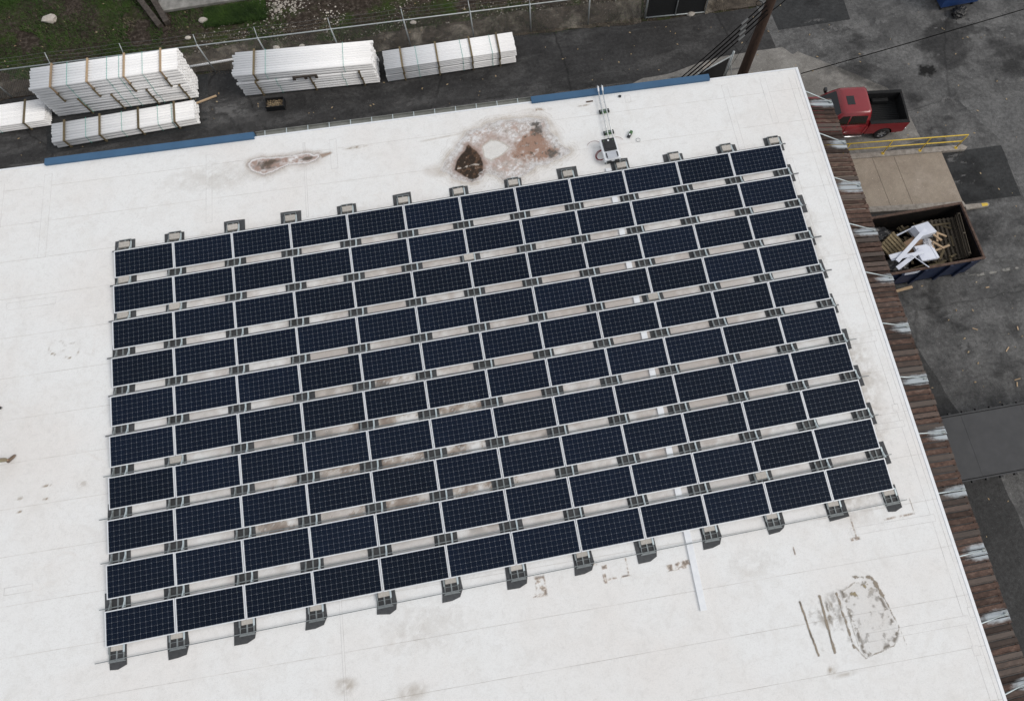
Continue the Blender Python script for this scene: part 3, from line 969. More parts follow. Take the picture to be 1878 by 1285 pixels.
def fn_repair(X, Y):
    X0_, Y0_ = X, Y
    X = X + (fbm(X0_, Y0_, 4.5, 4, 91) - .5) * .06
    Y = Y + (fbm(X0_, Y0_, 4.5, 4, 92) - .5) * .06
    n1, n2 = fbm(X, Y, 7, 5, 31, .65), fbm(X, Y, 2.5, 4, 37)
    c = np.broadcast_to(C3(.30, .255, .20), X.shape + (3,)).copy()
    c = lerp(c, C3(.16, .135, .105), sstep(.5, .7, n1))

    def seg(a, b, w_):
        a, b = np.array(a), np.array(b)
        e_ = b - a
        t = np.clip(((X - a[0]) * e_[0] + (Y - a[1]) * e_[1]) / (e_ @ e_), 0, 1)
        return np.hypot(X - a[0] - e_[0] * t, Y - a[1] - e_[1] * t) - w_
    al = sstep(.012, -.012, seg((20.14, -2.62), (20.23, -4.13), .028)) * .95
    al = np.maximum(al, sstep(.02, -.012, seg((20.76, -2.58), (20.73, -4.12), .028) + (n1 - .5) * .05) * .9)
    al = np.maximum(al, sstep(.02, -.01, seg((21.28, -2.62), (21.33, -4.1), .02) + (n1 - .5) * .12) * .8)
    al = np.maximum(al, sstep(.02, -.01, seg((21.45, -3.2), (21.47, -4.1), .005) + (n1 - .5) * .04) * .5)
    al = np.maximum(al, sstep(.02, -.01, seg((22.50, -2.40), (22.66, -3.0), .03) + (n1 - .5) * .2) * .8)
    al = np.maximum(al, sstep(.02, -.01, seg((22.66, -3.0), (22.82, -3.85), .006) + (n1 - .5) * .09) * .8)
    al = np.maximum(al, sstep(.02, -.01, seg((21.94, -2.26), (22.40, -2.33), .03) + (n1 - .5) * .22) * .8)
    al = np.maximum(al, sstep(.012, -.01, seg((21.57, -4.46), (22.5, -4.30), .008) + (n1 - .5) * .05) * .7)
    al = np.maximum(al, sstep(.012, -.01, seg((22.5, -4.30), (22.80, -3.9), .008) + (n1 - .5) * .05) * .6)
    al = np.maximum(al, sstep(.012, -.01, seg((21.36, -4.1), (21.57, -4.46), .01) + (n1 - .5) * .07) * .6)
    al = np.maximum(al, sstep(.012, -.01, seg((21.45, -2.60), (21.94, -2.40), .008) + (n1 - .5) * .05) * .5)
    al = np.maximum(al, sstep(.006, -.006, seg((22.86, -3.9), (22.86, -4.35), .004)) * .5)
    bl = np.hypot((X - 22.0) / .45, (Y - 2.0 + 4.62) / .22)
    al = np.maximum(al, sstep(.60, .66, n1) * sstep(1.3, .5, bl) * .85)
    sm = np.hypot((X - 20.95) / .45, (Y + 3.1) / .45)
    al = np.maximum(al, sstep(1.3, .1, sm) * sstep(.48, .66, fbm(X * 1.0, Y * .35, 6, 5, 33, .7)) * .7)
    box = sdf([(21.4, -2.55), (22.5, -2.35), (22.78, -4.0), (22.5, -4.3), (21.55, -4.45)], X, Y)
    al = np.maximum(al, sstep(.05, -.05, box) * (sstep(.54, .74, n1) * .30 + .07))
    al = np.maximum(al, sstep(.10, .0, np.abs(box + .06)) * sstep(.50, .60, n1) * .65)
    left = sdf([(20.2, -2.6), (21.4, -2.5), (21.4, -4.15), (20.25, -4.1)], X, Y)
    al = np.maximum(al, sstep(.05, -.1, left) * sstep(.52, .72, n1 * .6 + n2 * .4) * .28)
    c = lerp(c, C3(.34, .28, .17), sstep(.60, .66, n1) * sstep(1.3, .5, bl))
    return c, al


def fn_array(X, Y):
    n0, n1, n2 = fbm(X, Y, .45, 4, 41), fbm(X, Y, 2.2, 5, 43, .65), fbm(X, Y, 9, 4, 47, .65)
    c = lerp(C3(.52, .45, .38), C3(.31, .245, .20), sstep(.48, .66, n1))
    c = lerp(c, C3(.14, .115, .095), sstep(.60, .70, n1 * .6 + n2 * .4))
    c = lerp(c, C3(.72, .70, .68), sstep(.60, .72, n2) * .8)
    reg = np.hypot((X - 8.6) / 5.6, (Y - 4.0) / 3.6)
    a = sstep(1.15, .45, reg + (n0 - .5) * 1.3) * sstep(.34, .62, n1) * .72
    wash = sstep(1.0, .55, np.maximum(np.abs(X - 12.35) / 12.85, np.abs(Y - 6.5) / 7.1)) * .42
    c = lerp(np.broadcast_to(C3(.52, .44, .39), c.shape).copy(), c, sstep(.05, .3, a))
    return c, np.maximum(a, wash * sstep(.3, .6, n0 * .5 + n1 * .5))


def fn_small(X, Y):
    n1, n2 = fbm(X, Y, 9, 4, 51, .65), fbm(X, Y, 2.4, 5, 53)
    al = np.zeros(X.shape)
    c = np.broadcast_to(C3(.40, .33, .25), X.shape + (3,)).copy()
    for cx, cy, r_, ph in ((-1.80, 9.62, .24, -1.6), (-1.32, 9.42, .25, -1.4)):
        d = np.abs(np.hypot(X - cx, Y - cy) - r_)
        ang = np.arctan2(Y - cy, X - cx)
        al = np.maximum(al, sstep(.035, .0, d) * sstep(.42, .58, n1) * (.25 + .7 * sstep(1.5, .3, np.abs(ang - ph))))
    for cx, cy, rx, ry, k in ((-1.93, 5.06, .13, .06, .7), (-1.91, 4.63, .08, .05, .8), (-2.68, 4.41, .07, .05, .8), (-2.7, 4.8, .14, .05, .4), (-.8, 4.9, .2, .12, .2)):
        d = np.hypot((X - cx) / rx, (Y - cy) / ry)
        al = np.maximum(al, sstep(1.2, .6, d + (n1 - .5)) * k * sstep(.2, .5, np.abs(d - .75) + .35 * n1))
    for cx, cy, rx, ry, k in ((6.68, -2.29, .42, .28, .24), (8.5, -2.85, .6, .3, .18), (20.48, -4.6, .14, .12, .6), (9.0, -1.2, 1.6, .9, .07), (19.0, -1.3, 1.0, .5, .07), (22.6, .3, 1.4, 1.4, .14), (24.0, 3.5, .9, 2.5, .2), (23.9, 9.4, .7, 2.2, .16), (20.9, -4.75, .5, .08, .2), (8.62, 15.55, .5, .06, .5), (17.3, 15.85, .3, .04, .5), (3.6, 15.2, 2.4, .7, .1)):
        d = np.hypot((X - cx) / rx, (Y - cy) / ry)
        al = np.maximum(al, sstep(1.2, .2, d + (n2 - .5) * 1.1) * sstep(.3, .62, n2 * .5 + n1 * .5) * k * 1.6)
    return c, al


def fn_feet(X, Y):
    """torn membrane and rusty drip marks below the lowest panel row"""
    n1 = fbm(X, Y, 9, 4, 61, .65)
    c = lerp(C3(.42, .30, .20), C3(.16, .11, .08), sstep(.5, .7, n1))
    al = np.zeros(X.shape)
    for q in ((12.62, -.72, .16, .30), (14.55, -.88, .05, .14), (14.95, -.92, .38, .03), (15.28, -.65, .02, .24), (16.75, -.95, .3, .10), (14.6, -.55, .08, .06),
              (17.0, -.9, .2, .08), (23.9, -.82, .5, .03), (24.42, -.6, .015, .25), (20.4, -1.15, .02, .2), (22.4, -.9, .015, .3), (22.35, -1.2, .15, .05), (12.35, -.95, .1, .05), (14.3, -.4, .1, .05)):
        d = np.maximum(np.abs(X - q[0]) / q[2], np.abs(Y - q[1]) / q[3])
        al = np.maximum(al, sstep(1.15, .85, d + (n1 - .5) * .5) * sstep(.40, .62, n1) * .6)
    return c, al


# stains are modelled in world axes: a holder undoes the building's turn
inv = Matrix.Rotation(-A, 4, 'Z') @ Matrix.Translation(-NE)
for nm, args in (('dirt_stain', (3.5, 8.4, 14.4, 16.3, .022, fn_s1)), ('puddle_stain', (10.4, 16.9, 12.7, 16.2, .022, fn_s2)),
                 ('worn_patch', (19.8, 23.1, -4.75, -2.0, .02, fn_repair)), ('silt_wash', (-.5, 25.2, -.6, 13.6, .045, fn_array)),
                 ('scuff_mark', (-4.2, 25.5, -5.6, 16.3, .05, fn_small)), ('drip_mark', (11.9, 24.9, -1.6, -.1, .02, fn_feet))):
    z_ = {'dirt_stain': .0075, 'puddle_stain': .0075, 'worn_patch': .0085, 'silt_wash': .0055, 'scuff_mark': .0065, 'drip_mark': .0095}[nm]
    o = stain(nm, *args[:5], args[5], bld, z_)
    o.matrix_local = inv
    if nm in ('scuff_mark', 'drip_mark'):
        kind(o, 'stuff')

# ------------------------------------------------------------------ ENTRANCE CANOPY along the east wall
cano = thing('canopy', 'long rusted sheet metal canopy hung along the right side of the warehouse', 'canopy', NE, A)
zr = random.Random(5)
zw = [zr.uniform(.17, .30) for _ in range(13)]
za = [zr.uniform(1.05, 1.6) for _ in range(13)]
zx = [zr.uniform(.15, .6) for _ in range(13)]
rod_v = [-0.93 - 1.945 * k for k in range(13)]
v = -0.72
k = 0
while v > -24.5:
    wd = 0.205 + random.uniform(-0.012, 0.012)
    n = 10
    x0, x1 = 0.05, 1.66 + random.uniform(-0.025, 0.02)
    zi, zo = -0.92, -1.20 + random.uniform(-0.008, 0.008)
    vs, fs = [], []
    prof = [(0.0, -0.012), (wd * 0.03, 0.0), (wd * 0.40, 0.004), (wd * 0.74, 0.0), (wd * 0.77, 0.022), (wd * 0.84, 0.022), (wd * 0.845, -0.03)]
    for i in range(n + 1):
        t = i / n
        for pv, pz in prof:
            vs.append((x0 + (x1 - x0) * t, v - pv, zi + (zo - zi) * t + pz))
    P_ = len(prof)
    for i in range(n):
        for j in range(P_ - 1):
            fs.append((i * P_ + j, i * P_ + j + 1, (i + 1) * P_ + j + 1, (i + 1) * P_ + j))
    me = bpy.data.meshes.new('roof_pan')
    me.from_pydata(vs, [], fs)
    at = me.attributes.new('zinc', 'FLOAT', 'POINT')
    zs = []
    for px, py, pz in vs:
        q_ = min(range(13), key=lambda i_: abs(py - (rod_v[i_] - 0.03)))
        dv = abs(py - (rod_v[q_] - 0.03))
        sx = min(1.0, max(0.0, (px - zx[q_]) / 0.8))
        zs.append(max(0.0, min(1.0, za[q_] - dv / zw[q_])) * sx)
    at.data.foreach_set('value', zs)
    me.materials.append(M['rust'])
    link('roof_pan', me, cano)
    v -= wd
    k += 1
MB().bar((1.60, -0.7, -1.235), (1.60, -24.5, -1.235), 0.05, 0.06).build('edge_beam', M['rust_edge'], cano)
MB().bar((0.0, -0.7, -0.99), (0.0, -24.5, -0.99), 0.06, 0.08).build('wall_beam', M['rust_edge'], cano)
for r_ in rod_v:
    ro = MB().tube([(-0.06, r_ + 0.02, -0.135), (1.58, r_, -1.155)], 0.020, 8).build('tie_rod', M['galv_pale'], cano, True)
    MB().box(1.50, r_ - 0.05, -1.175, 1.62, r_ + 0.05, -1.14).build('rod_bracket', M['galv'], ro)

# ================================================================== SOLAR ARRAY
PX, DEP, ROWP, TILT, ZLOW, SKEW = 2.0, 0.99, 1.3062, 0.0744, 0.10, 0.008
PW = 1.982
hw = PW / 2
ct, st = math.cos(TILT), math.sin(TILT)


def tl(x, t, h):      # panel-plane point (x across, t up the slope, h above the face) in the panel's own frame
    return (x, t * ct - h * st, ZLOW + t * st + h * ct)


def slab(mb, x0, t0, x1, t1, h0, h1):
    mb.add([tl(x0, t0, h0), tl(x1, t0, h0), tl(x1, t1, h0), tl(x0, t1, h0), tl(x0, t0, h1), tl(x1, t0, h1), tl(x1, t1, h1), tl(x0, t1, h1)],
           [(3, 2, 1, 0), (4, 5, 6, 7), (0, 1, 5, 4), (1, 2, 6, 5), (2, 3, 7, 6), (3, 0, 4, 7)])


FW = 0.027
fr = MB()
slab(fr, -hw, 0, hw, FW, -.035, 0)
slab(fr, -hw, DEP - FW, hw, DEP, -.035, 0)
slab(fr, -hw, FW, -hw + FW, DEP - FW, -.035, 0)
slab(fr, hw - FW, FW, hw, DEP - FW, -.035, 0)
me_frame = fr.mesh('frame', M['aluminium'])
bs = MB()
slab(bs, -hw + FW, FW, hw - FW, DEP - FW, -.012, -.006)
me_back = bs.mesh('backsheet', M['backsheet'])
ce = MB()
mx_, my_ = 0.007, 0.007
cw = (PW - 2 * FW - 2 * mx_) / 12
ch = (DEP - 2 * FW - 2 * my_) / 6
gp, cf = 0.0010, 0.0098
for i in range(12):
    for j in range(6):
        a0, a1 = -hw + FW + mx_ + i * cw + gp, -hw + FW + mx_ + (i + 1) * cw - gp
        b0, b1 = FW + my_ + j * ch + gp, FW + my_ + (j + 1) * ch - gp
        pts = [(a0 + cf, b0), (a1 - cf, b0), (a1, b0 + cf), (a1, b1 - cf), (a1 - cf, b1), (a0 + cf, b1), (a0, b1 - cf), (a0, b0 + cf)]
        ce.add([tl(p[0], p[1], -.0045) for p in pts], [tuple(range(8))])
me_cell = ce.mesh('solar_cells', M['cell'])
pn = MB()
slab(pn, -hw + FW + .0005, FW + .0005, hw - FW - .0005, DEP - FW - .0005, -.0035, -.0015)
pn.f = [pn.f[1]]
me_pane = pn.mesh('glass_pane', M['pane'])

for r_ in range(10):
    yb = (9 - r_) * ROWP
    for c_ in range(12):
        x = (c_ + .5) * PX + SKEW * yb
        lab = f'solar panel {ORD[c_ + 1]} from the left in the {ORD[r_ + 1]} row from the top'
        t = thing('solar_panel', lab, 'solar panel', (x + random.uniform(-.002, .002), yb + random.uniform(-.003, .003), 0), random.uniform(-.0008, .0008), 'solar panels of the roof array')
        link('frame', me_frame, t)
        link('backsheet', me_back, t)
        kind(link('solar_cells', me_cell, t), 'stuff')
        link('glass_pane', me_pane, t)

# ballast trays: local y = 0 under the low edge of the row above, the row below starts at y = -0.319
tr = MB()
tr.box(-.19, -.40, .012, .19, .14, .020)
me_tbase = tr.mesh('tray_floor', M['traybase'])
tr = MB()
for x0, x1 in ((-.205, -.188), (.188, .205), (-.018, .018)):
    tr.box(x0, -.41, .010, x1, .15, .062 if abs(x0) > .1 else .05)
for y0, y1 in ((-.415, -.395), (-.235, -.222), (.13, .15)):
    tr.box(-.188, y0, .011, .188, y1, .058)
tr.box(-.235, -.445, .012, .235, -.418, .03)
me_tray = tr.mesh('tray_frame', M['galv'])


def bracket(s, up):
    b = MB()
    b.box(s * .205 - .026, -.30 if up else -.2, .062, s * .205 + .026, .04, .070)
    b.box(s * .205 - .022, -.02, .070, s * .205 + .022, -.008, .096)
    if up:
        b.box(s * .205 - .024, -.300, .070, s * .205 + .024, -.288, .170)
        b.bar((s * .205, -.29, .155), (s * .205, -.10, .074), .034, .010)
    return b.mesh('bracket', M['galv_pale'] if s > 0 else M['galv'])


me_br = {(s, u): bracket(s, u) for s in (-1, 1) for u in (0, 1)}
me_low = MB().box(-.17, -.17, .021, .17, .05, .055).mesh('ballast_block', M['block'], bevel=.006)
me_block = [MB().box(-.17 + .004 * q, -.16, .021, .17, .05 + .01 * q, .118).mesh('ballast_block', M['block'], bevel=.008) for q in range(2)]


def pad_mesh(kind_):
    p = random
    if kind_ == 'bottom':
        l_, r2 = -.25 - p.uniform(0, .12), .24 + p.uniform(0, .12)
        b0 = -.49 - p.uniform(0, .17)
        pts = [(l_, .15), (r2, .15), (r2 + p.uniform(-.02, .05), -.35), (r2 + p.uniform(-.08, .03), b0 + p.uniform(0, .09)), (p.uniform(-.05, .1), b0 - p.uniform(0, .03)), (l_ + p.uniform(-.05, .03), b0 + p.uniform(-.04, .06)), (l_, -.3)]
    elif kind_ == 'top':
        l_, r2 = -.30 - p.uniform(0, .09), .29 + p.uniform(0, .09)
        t0 = .11 + p.uniform(0, .16)
        pts = [(l_, -.5), (r2, -.5), (r2 + p.uniform(-.02, .02), t0 + p.uniform(-.05, .03)), (p.uniform(-.1, .1), t0 + p.uniform(0, .02)), (l_ + p.uniform(-.02, .02), t0)]
    else:
        l_, r2 = -.31 - p.uniform(0, .08), .31 + p.uniform(0, .10)
        pts = [(l_, -.55), (r2, -.52), (r2 + p.uniform(-.03, .03), .2), (l_ + p.uniform(-.03, .03), .2)]
    return MB().prism(pts, .0105, .0135 + .002).mesh('rubber_pad', M['rubber'])


PADS = {k: [pad_mesh(k) for _ in range(9)] for k in ('bottom', 'top', 'mid')}
for g_ in range(11):                         # 0 = above the top row, 10 = below the bottom row
    yb = (10 - g_) * ROWP
    for c_ in range(13):
        x = c_ * PX + SKEW * yb
        x += .30 if c_ == 0 else (-.17 if c_ == 12 else 0)
        if g_ == 0:
            lab = f'ballast tray with pale concrete block above the top panel row, {ORD[c_ + 1]} from the left'
        elif g_ == 10:
            lab = f'ballast tray on a dark pad below the bottom panel row, {ORD[c_ + 1]} from the left'
        else:
            lab = f'ballast tray between panel rows {ORD[g_]} and {ORD[g_ + 1]} from the top, {ORD[c_ + 1]} from the left'
        t = thing('ballast_tray', lab, 'ballast tray', (x, yb, 0), random.uniform(-.012, .012), 'ballast trays of the roof array')
        kp = 'top' if g_ == 0 else 'bottom' if g_ == 10 else 'mid'
        link('rubber_pad', random.choice(PADS[kp]), t, (random.uniform(-.03, .03), 0, 0), random.uniform(-.03, .03))
        link('tray_floor', me_tbase, t, (0, 0, .006))
        link('tray_frame', me_tray, t, (0, 0, .006))
        up = 0 if g_ == 10 else 1
        for s in (-1, 1):
            link('bracket', me_br[(s, up)], t)
        if g_ == 0 or g_ == 10 or (g_ == 2 and c_ < 2) or random.random() < .06:
            dy = .03 if (g_ == 10) else (-.015 if g_ == 0 else -.06)
            link('ballast_block', me_low if g_ == 10 else random.choice(me_block), t, (random.uniform(-.01, .01), dy, .006), random.uniform(-.03, .03))

# steel rods tying the trays together; upper ones wider and darker, shade painted in
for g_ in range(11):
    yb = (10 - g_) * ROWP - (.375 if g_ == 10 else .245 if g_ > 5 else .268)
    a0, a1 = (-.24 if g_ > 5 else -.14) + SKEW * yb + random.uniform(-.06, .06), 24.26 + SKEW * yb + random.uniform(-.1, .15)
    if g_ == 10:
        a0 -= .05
    rd = MB().bar((a0, yb, .085), (a1, yb, .085), .024 if g_ > 5 else .045, .018).build('steel_rod', M['galv'] if g_ > 5 else M['rod_shaded'])
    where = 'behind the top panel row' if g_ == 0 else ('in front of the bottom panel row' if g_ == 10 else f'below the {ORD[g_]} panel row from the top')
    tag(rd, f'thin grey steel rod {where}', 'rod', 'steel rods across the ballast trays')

# ------------------------------------------------------------------ white cable trunking, combiner box, conduits
t = thing('cable_trunking', 'long white metal cable trunking running under the panels from the box', 'cable trunking', (17.42, 5.4, 0))
seg_y = [12.98, 10.4, 7.8, 5.2, 2.6, 0.05, -2.31]
for a_, b_ in zip(seg_y[:-1], seg_y[1:]):
    fx = lambda y: 17.62 + (y - 13.0) * 0.0245
    s = MB().bar((fx(a_) - 17.42, a_ - 5.4 - .003, .031), (fx(b_) - 17.42, b_ - 5.4 + .003, .031), .20, .045)
    s.build('trunking_length', M['white_metal'], t, bevel=.006)

t = thing('combiner_box', 'white electrical box with black sloped lid on the roof beside the top panel row', 'electrical box', (17.80, 13.55, 0), R(2))
MB().box(-.30, -.40, .16, .30, .46, .34).build('case', M['white_metal'], t, bevel=.03)
MB().box(-.235, -.06, .342, .235, .455, .372).build('lid', M['black_plastic'], t, bevel=.012)
MB().box(-.15, .02, .373, .15, .30, .386).build('lid_panel', M['black_plastic'], t, bevel=.006)
MB().box(-.205, -.39, .341, .205, -.075, .358).build('cover_plate', M['grey_plastic'], t, bevel=.006)
MB().tube([(0.0, .36, .372), (0.0, .36, .392)], .035, 12).build('switch_knob', M['white_metal'], t)
for x in (-.17, .17):
    MB().tube([(x, .36, .372), (x, .36, .38)], .02, 10).build('indicator', M['green_plastic'], t)
for x in (-.20, .20):
    MB().box(x - .02, -.34, .359, x + .02, -.14, .372).build('latch', M['black_plastic'], t)
for x in (-.22, .08):
    MB().box(x, -.46, .15, x + .16, -.402, .26).build('cable_gland', M['black_plastic'], t)
for x, y in ((-.25, -.34), (.25, -.34), (-.25, .40), (.25, .40)):
    MB().box(x - .025, y - .025, .01, x + .025, y + .025, .165).build('leg', M['galv'], t)


def arc(cx, cy, r_, a0, a1, z0, z1, n=14):
    return [(cx + r_ * math.cos(R(a0 + (a1 - a0) * i / n)), cy + r_ * math.sin(R(a0 + (a1 - a0) * i / n)), z0 + (z1 - z0) * math.sin(math.pi * i / n)) for i in range(n + 1)]


t = thing('wire_coil', 'red wires looping out of the left side of the electrical box', 'wire', (17.44, 13.5, 0))
for k in range(4):
    MB().tube(arc(.03, .0, .17 + .018 * k, 75, 285 - 6 * k, .16, .05 + .01 * k), .008, 6).build('wire', M['red_wire'], t, True)
MB().tube(arc(-.12, .42, .30, 5, 150, .04, .03), .006, 6).build('wire', M['red_wire'], t, True)
MB().tube(arc(.75, .5, .24, 20, 100, .03, .03), .005, 6).build('wire', M['red_wire'], t, True)

for k, x0 in enumerate((17.90, 18.06)):
    b = MB()
    b.tube([(x0 - .01, 14.05, .13), (x0 + .015, 15.9, .13), (x0 + .045, 16.42, .20), (x0 + .05, 16.50, .18), (x0 + .05, 16.545, .08), (x0 + .05, 16.55, -.6), (x0 + .05, 16.55, -4.9)], .021, 10)
    c = b.build('conduit_pipe', M['conduit'], None, True)
    tag(c, f'thin grey conduit pipe crossing the blue trim, {("left", "right")[k]} one of the pair', 'pipe', 'conduit pipes to the roof edge')
    for y in (14.9, 15.75):
        MB().tube([(x0 + .003, y, .13), (x0 + .004, y + .05, .13)], .027, 10).build('coupling', M['conduit'], c)
    MB().tube([(x0 + .034, 16.24, .175), (x0 + .047, 16.44, .203)], [.030, .036], 10).build('elbow', M['white_metal'], c, True)
for k, (x, y) in enumerate(((17.985, 15.42), (17.955, 14.47))):
    t = thing('pipe_support', ('green and black pipe support block nearer the blue trim', 'green and black pipe support block next to the electrical box')[k], 'pipe support', (x, y, .012), R(3), 'pipe support blocks')
    MB().box(-.13, -.07, 0, .13, .07, .08).build('block', M['green_plastic'], t, bevel=.008)
    for s in (-1, 1):
        MB().box(s * .165 - .03, -.075, 0, s * .165 + .03, .075, .075).build('end_cap', M['black_plastic'], t, bevel=.01)
    MB().box(-.16, -.02, .0805, .16, .02, .105).build('strap', M['galv'], t)
t = thing('battery_tool', 'green and black tool lying on the white roof right of the box', 'tool', (18.72, 14.25, .01), R(52))
MB().box(-.15, -.06, 0, .02, .06, .07).build('handle', M['black_plastic'], t, bevel=.015)
MB().box(.022, -.055, 0, .16, .055, .085).build('body', M['green_plastic'], t, bevel=.015)
MB().box(-.06, -.03, .0705, .0, .03, .078).build('tool_label', M['white_metal'], t)
tag(MB().box(-.14, -.025, 0, .12, .03, .012).build('roof_scrap', M['rust_edge'], None, bevel=.004), 'brown scrap lying beside the conduits at the roof edge', 'scrap').location = (17.55, 15.98, .01)
tag(MB().prism([(-.05, -.04), (.04, -.05), (.06, .02), (0, .05), (-.05, .03)], 0, .03).build('roof_scrap', M['black_plastic'], None), 'small dark lump right of the conduits near the blue trim', 'scrap').location = (18.72, 16.0, .01)
t = MB().tube(arc(0, 0, .08, 0, 340, .012, .01), .006, 6).build('wire_offcut', M['galv'], None)
tag(t, 'small curl of offcut wire on the roof by the tool', 'wire').location = (18.98, 13.98, .0)

# ================================================================== PIPE BUNDLES in the alley
def tube_mesh(L, r_, n=12):
    vs, fs = [], []
    for x in (-L / 2, L / 2):
        for rr in (r_, r_ * .84):
            for k in range(n):
                a = 2 * math.pi * (k + .5) / n
                vs.append((x, rr * math.cos(a), rr * math.sin(a)))
    for k in range(n):
        k2 = (k + 1) % n
        fs += [(k, k2, 2 * n + k2, 2 * n + k), (n + k2, n + k, 3 * n + k, 3 * n + k2), (k2, k, n + k, n + k2), (2 * n + k, 2 * n + k2, 3 * n + k2, 3 * n + k)]
    mb = MB()
    mb.add(vs, fs)
    me = mb.mesh('pipe', M['pvc'], True)
    for p in me.polygons:
        if abs(p.normal.x) > .5:
            p.use_smooth = False
    return me


PIPE = {}


def bundle(label, loc, rz, L, dia, nw, nh, frames, twines, end_jit=.028, group='bundles of white plastic pipe', wood='wood_old', name='pipe_bundle', nest=False):
    t = thing(name, label, 'pipe bundle', loc, rz, group)
    if (L, dia) not in PIPE:
        PIPE[(L, dia)] = tube_mesh(L, dia / 2 * 1.0)
    me = PIPE[(L, dia)]
    W_ = nw * dia
    for j in range(nh):
        for i in range(nw):
            link('pipe', me, t, (random.uniform(-end_jit, end_jit), -W_ / 2 + dia * (i + .5) + random.uniform(-.003, .003), .05 + dia * (j + .5)))
    H_ = nh * dia
    for fx in frames:
        f = MB()
        f.box(fx - .035, -W_ / 2 - .03, .0, fx + .035, W_ / 2 + .03, .045)
        f.build('batten', M['wood_old'], t)
        f = MB()
        f.box(fx - .032, -W_ / 2 - .040, .05, fx + .032, -W_ / 2 - .006, H_ + .07)
        f.build('frame_upright', M[wood], t)
        f = MB()
        f.box(fx - .032, W_ / 2 + .006, .05, fx + .032, W_ / 2 + .040, H_ + .07)
        f.build('frame_upright', M[wood], t)
        f = MB()
        f.box(fx - .04, -W_ / 2 - .05, H_ + .052, fx + .04, W_ / 2 + .06, H_ + .086)
        f.build('frame_top', M['wood_new' if wood == 'top_new' else wood], t)
    for fx in twines:
        f = MB()
        y0, y1, z1 = -W_ / 2 - .006, W_ / 2 + .006, H_ + .054
        f.tube([(fx, y0, .05), (fx + .02, y0, z1), (fx, y1, z1), (fx - .01, y1, .05)], .009, 5)
        f.build('twine', M['twine'], t)
    return t


AX, AY = -2.52, 23.86
TA = .50
for k in range(4):
    lab = ('lowest', 'second lowest', 'second highest', 'top')[k]
    bundle(f'{lab} bundle of white pipes in the tall stack at left', (AX + random.uniform(-.06, .06) + .02 * k, AY + (k - 1.5) * -.02, GZ + .01 + k * TA), R(-.4 + random.uniform(-.5, .5)), 6.3, .148, 8, 3,
           [q + (.35 if k < 2 else 0) for q in ((-2.25, -.72, .85, 2.42) if k >= 2 else (-2.0, -.55, 1.0, 2.45))], [-1.6, .1, .62, 1.62], wood='wood_new' if k == 3 else 'wood_old')
bundle('low single bundle of white pipes on the asphalt in front of the tall stack', (-2.5, 22.22, GZ + .01), R(1.6), 6.3, .15, 7, 3, [-2.6, -1.05, .65, 2.25], [-1.68, -.1, 1.5, 2.12], wood='wood_old')
for k in range(1):
    bundle('smooth white pipe bundle cut by the left edge of the picture', (-9.1, 23.52, GZ + .01), R(0), 6.2, .110, 11, 4, [-2.4, -.5, 2.2], [.95, -1.5], .02)
for k in range(3):
    lab = ('lowest', 'middle', 'top')[k]
    L = 6.25
    bundle(f'{lab} bundle of white pipes in the stack beside the small black bin', (5.92 + random.uniform(-.05, .05), 23.45 + .05 * (k == 2), GZ + .01 + k * .435), R(-3.2 if k < 2 else -3.8), L, .134, 10, 3, ([-2.3, .15, 2.4] if k < 2 else [-2.2]), ([-1.4, 1.6] if k < 2 else [-1.7, 1.8]), .04 if k < 2 else .07)
for k in range(2):
    bundle(f'{("lower", "upper")[k]} bundle of smooth thin white pipes in the rightmost stack', (12.50 + .03 * k, 23.14, GZ + .01 + k * .44), R(.3), 6.15, .098, 11, 4, [-2.25, -.6, 1.0, 2.3], [-1.55, .55, 1.95], .02, wood='wood_old' if k == 0 else 'wood_old')

me_loose = tube_mesh(2.6, .055)
o = tag(link('loose_pipe', me_loose, None, (1.25, 25.17, GZ + .06), R(2)), 'loose pale pipe lying along the fence right of the tall stack', 'pipe')
o = tag(MB().bar((.55, 22.75, GZ + .30), (1.45, 23.25, GZ + .06), .09, .04).build('plank', M['wood_new'], None), 'light brown plank leaning off the end of the low bundle', 'plank')
t = thing('wooden_spacer', 'dark wooden spacer frame wedged into the front of the middle stack', 'wooden spacer', (5.85, 22.74, GZ + .93), R(-3.4))
MB().box(-.55, -.05, .06, .55, .02, .13).build('bar', M['wood_dark'], t)
for x in (-.5, .02, .5):
    MB().box(x - .06, -.06, -.06, x + .06, .02, .058).build('spacer_block', M['wood_dark'], t)

t = thing('crate_bin', 'small black open bin holding brown leaves below the middle pipe stack', 'bin', (4.16, 22.20, GZ + .01), R(-3))
b = MB()
b.box(-.42, -.26, 0, .42, .26, .02)
for q in ((-.42, -.26, .42, -.235), (-.42, .235, .42, .26), (-.42, -.234, -.395, .234), (.395, -.234, .42, .234)):
    b.box(q[0], q[1], .02, q[2], q[3], .30)
b.build('body', M['black_plastic'], t)
b = MB()
for k in range(140):
    p = Vector((random.uniform(-.37, .37), random.uniform(-.21, .21), random.uniform(.12, .22)))
    a, q = random.uniform(0, 6.3), random.uniform(.02, .045)
    b.add([p + Vector((math.cos(a) * q, math.sin(a) * q, random.uniform(-.02, .02))), p + Vector((math.cos(a + 2) * q, math.sin(a + 2) * q, 0)), p + Vector((math.cos(a + 4) * q, math.sin(a + 4) * q, random.uniform(-.02, .02)))], [(0, 1, 2)])
kind(b.build('leaf_fill', M['leaf_dry'], t), 'stuff')
MB().box(-.39, -.23, .03, .39, .23, .11).build('leaf_bed', M['wood_dark'], t)

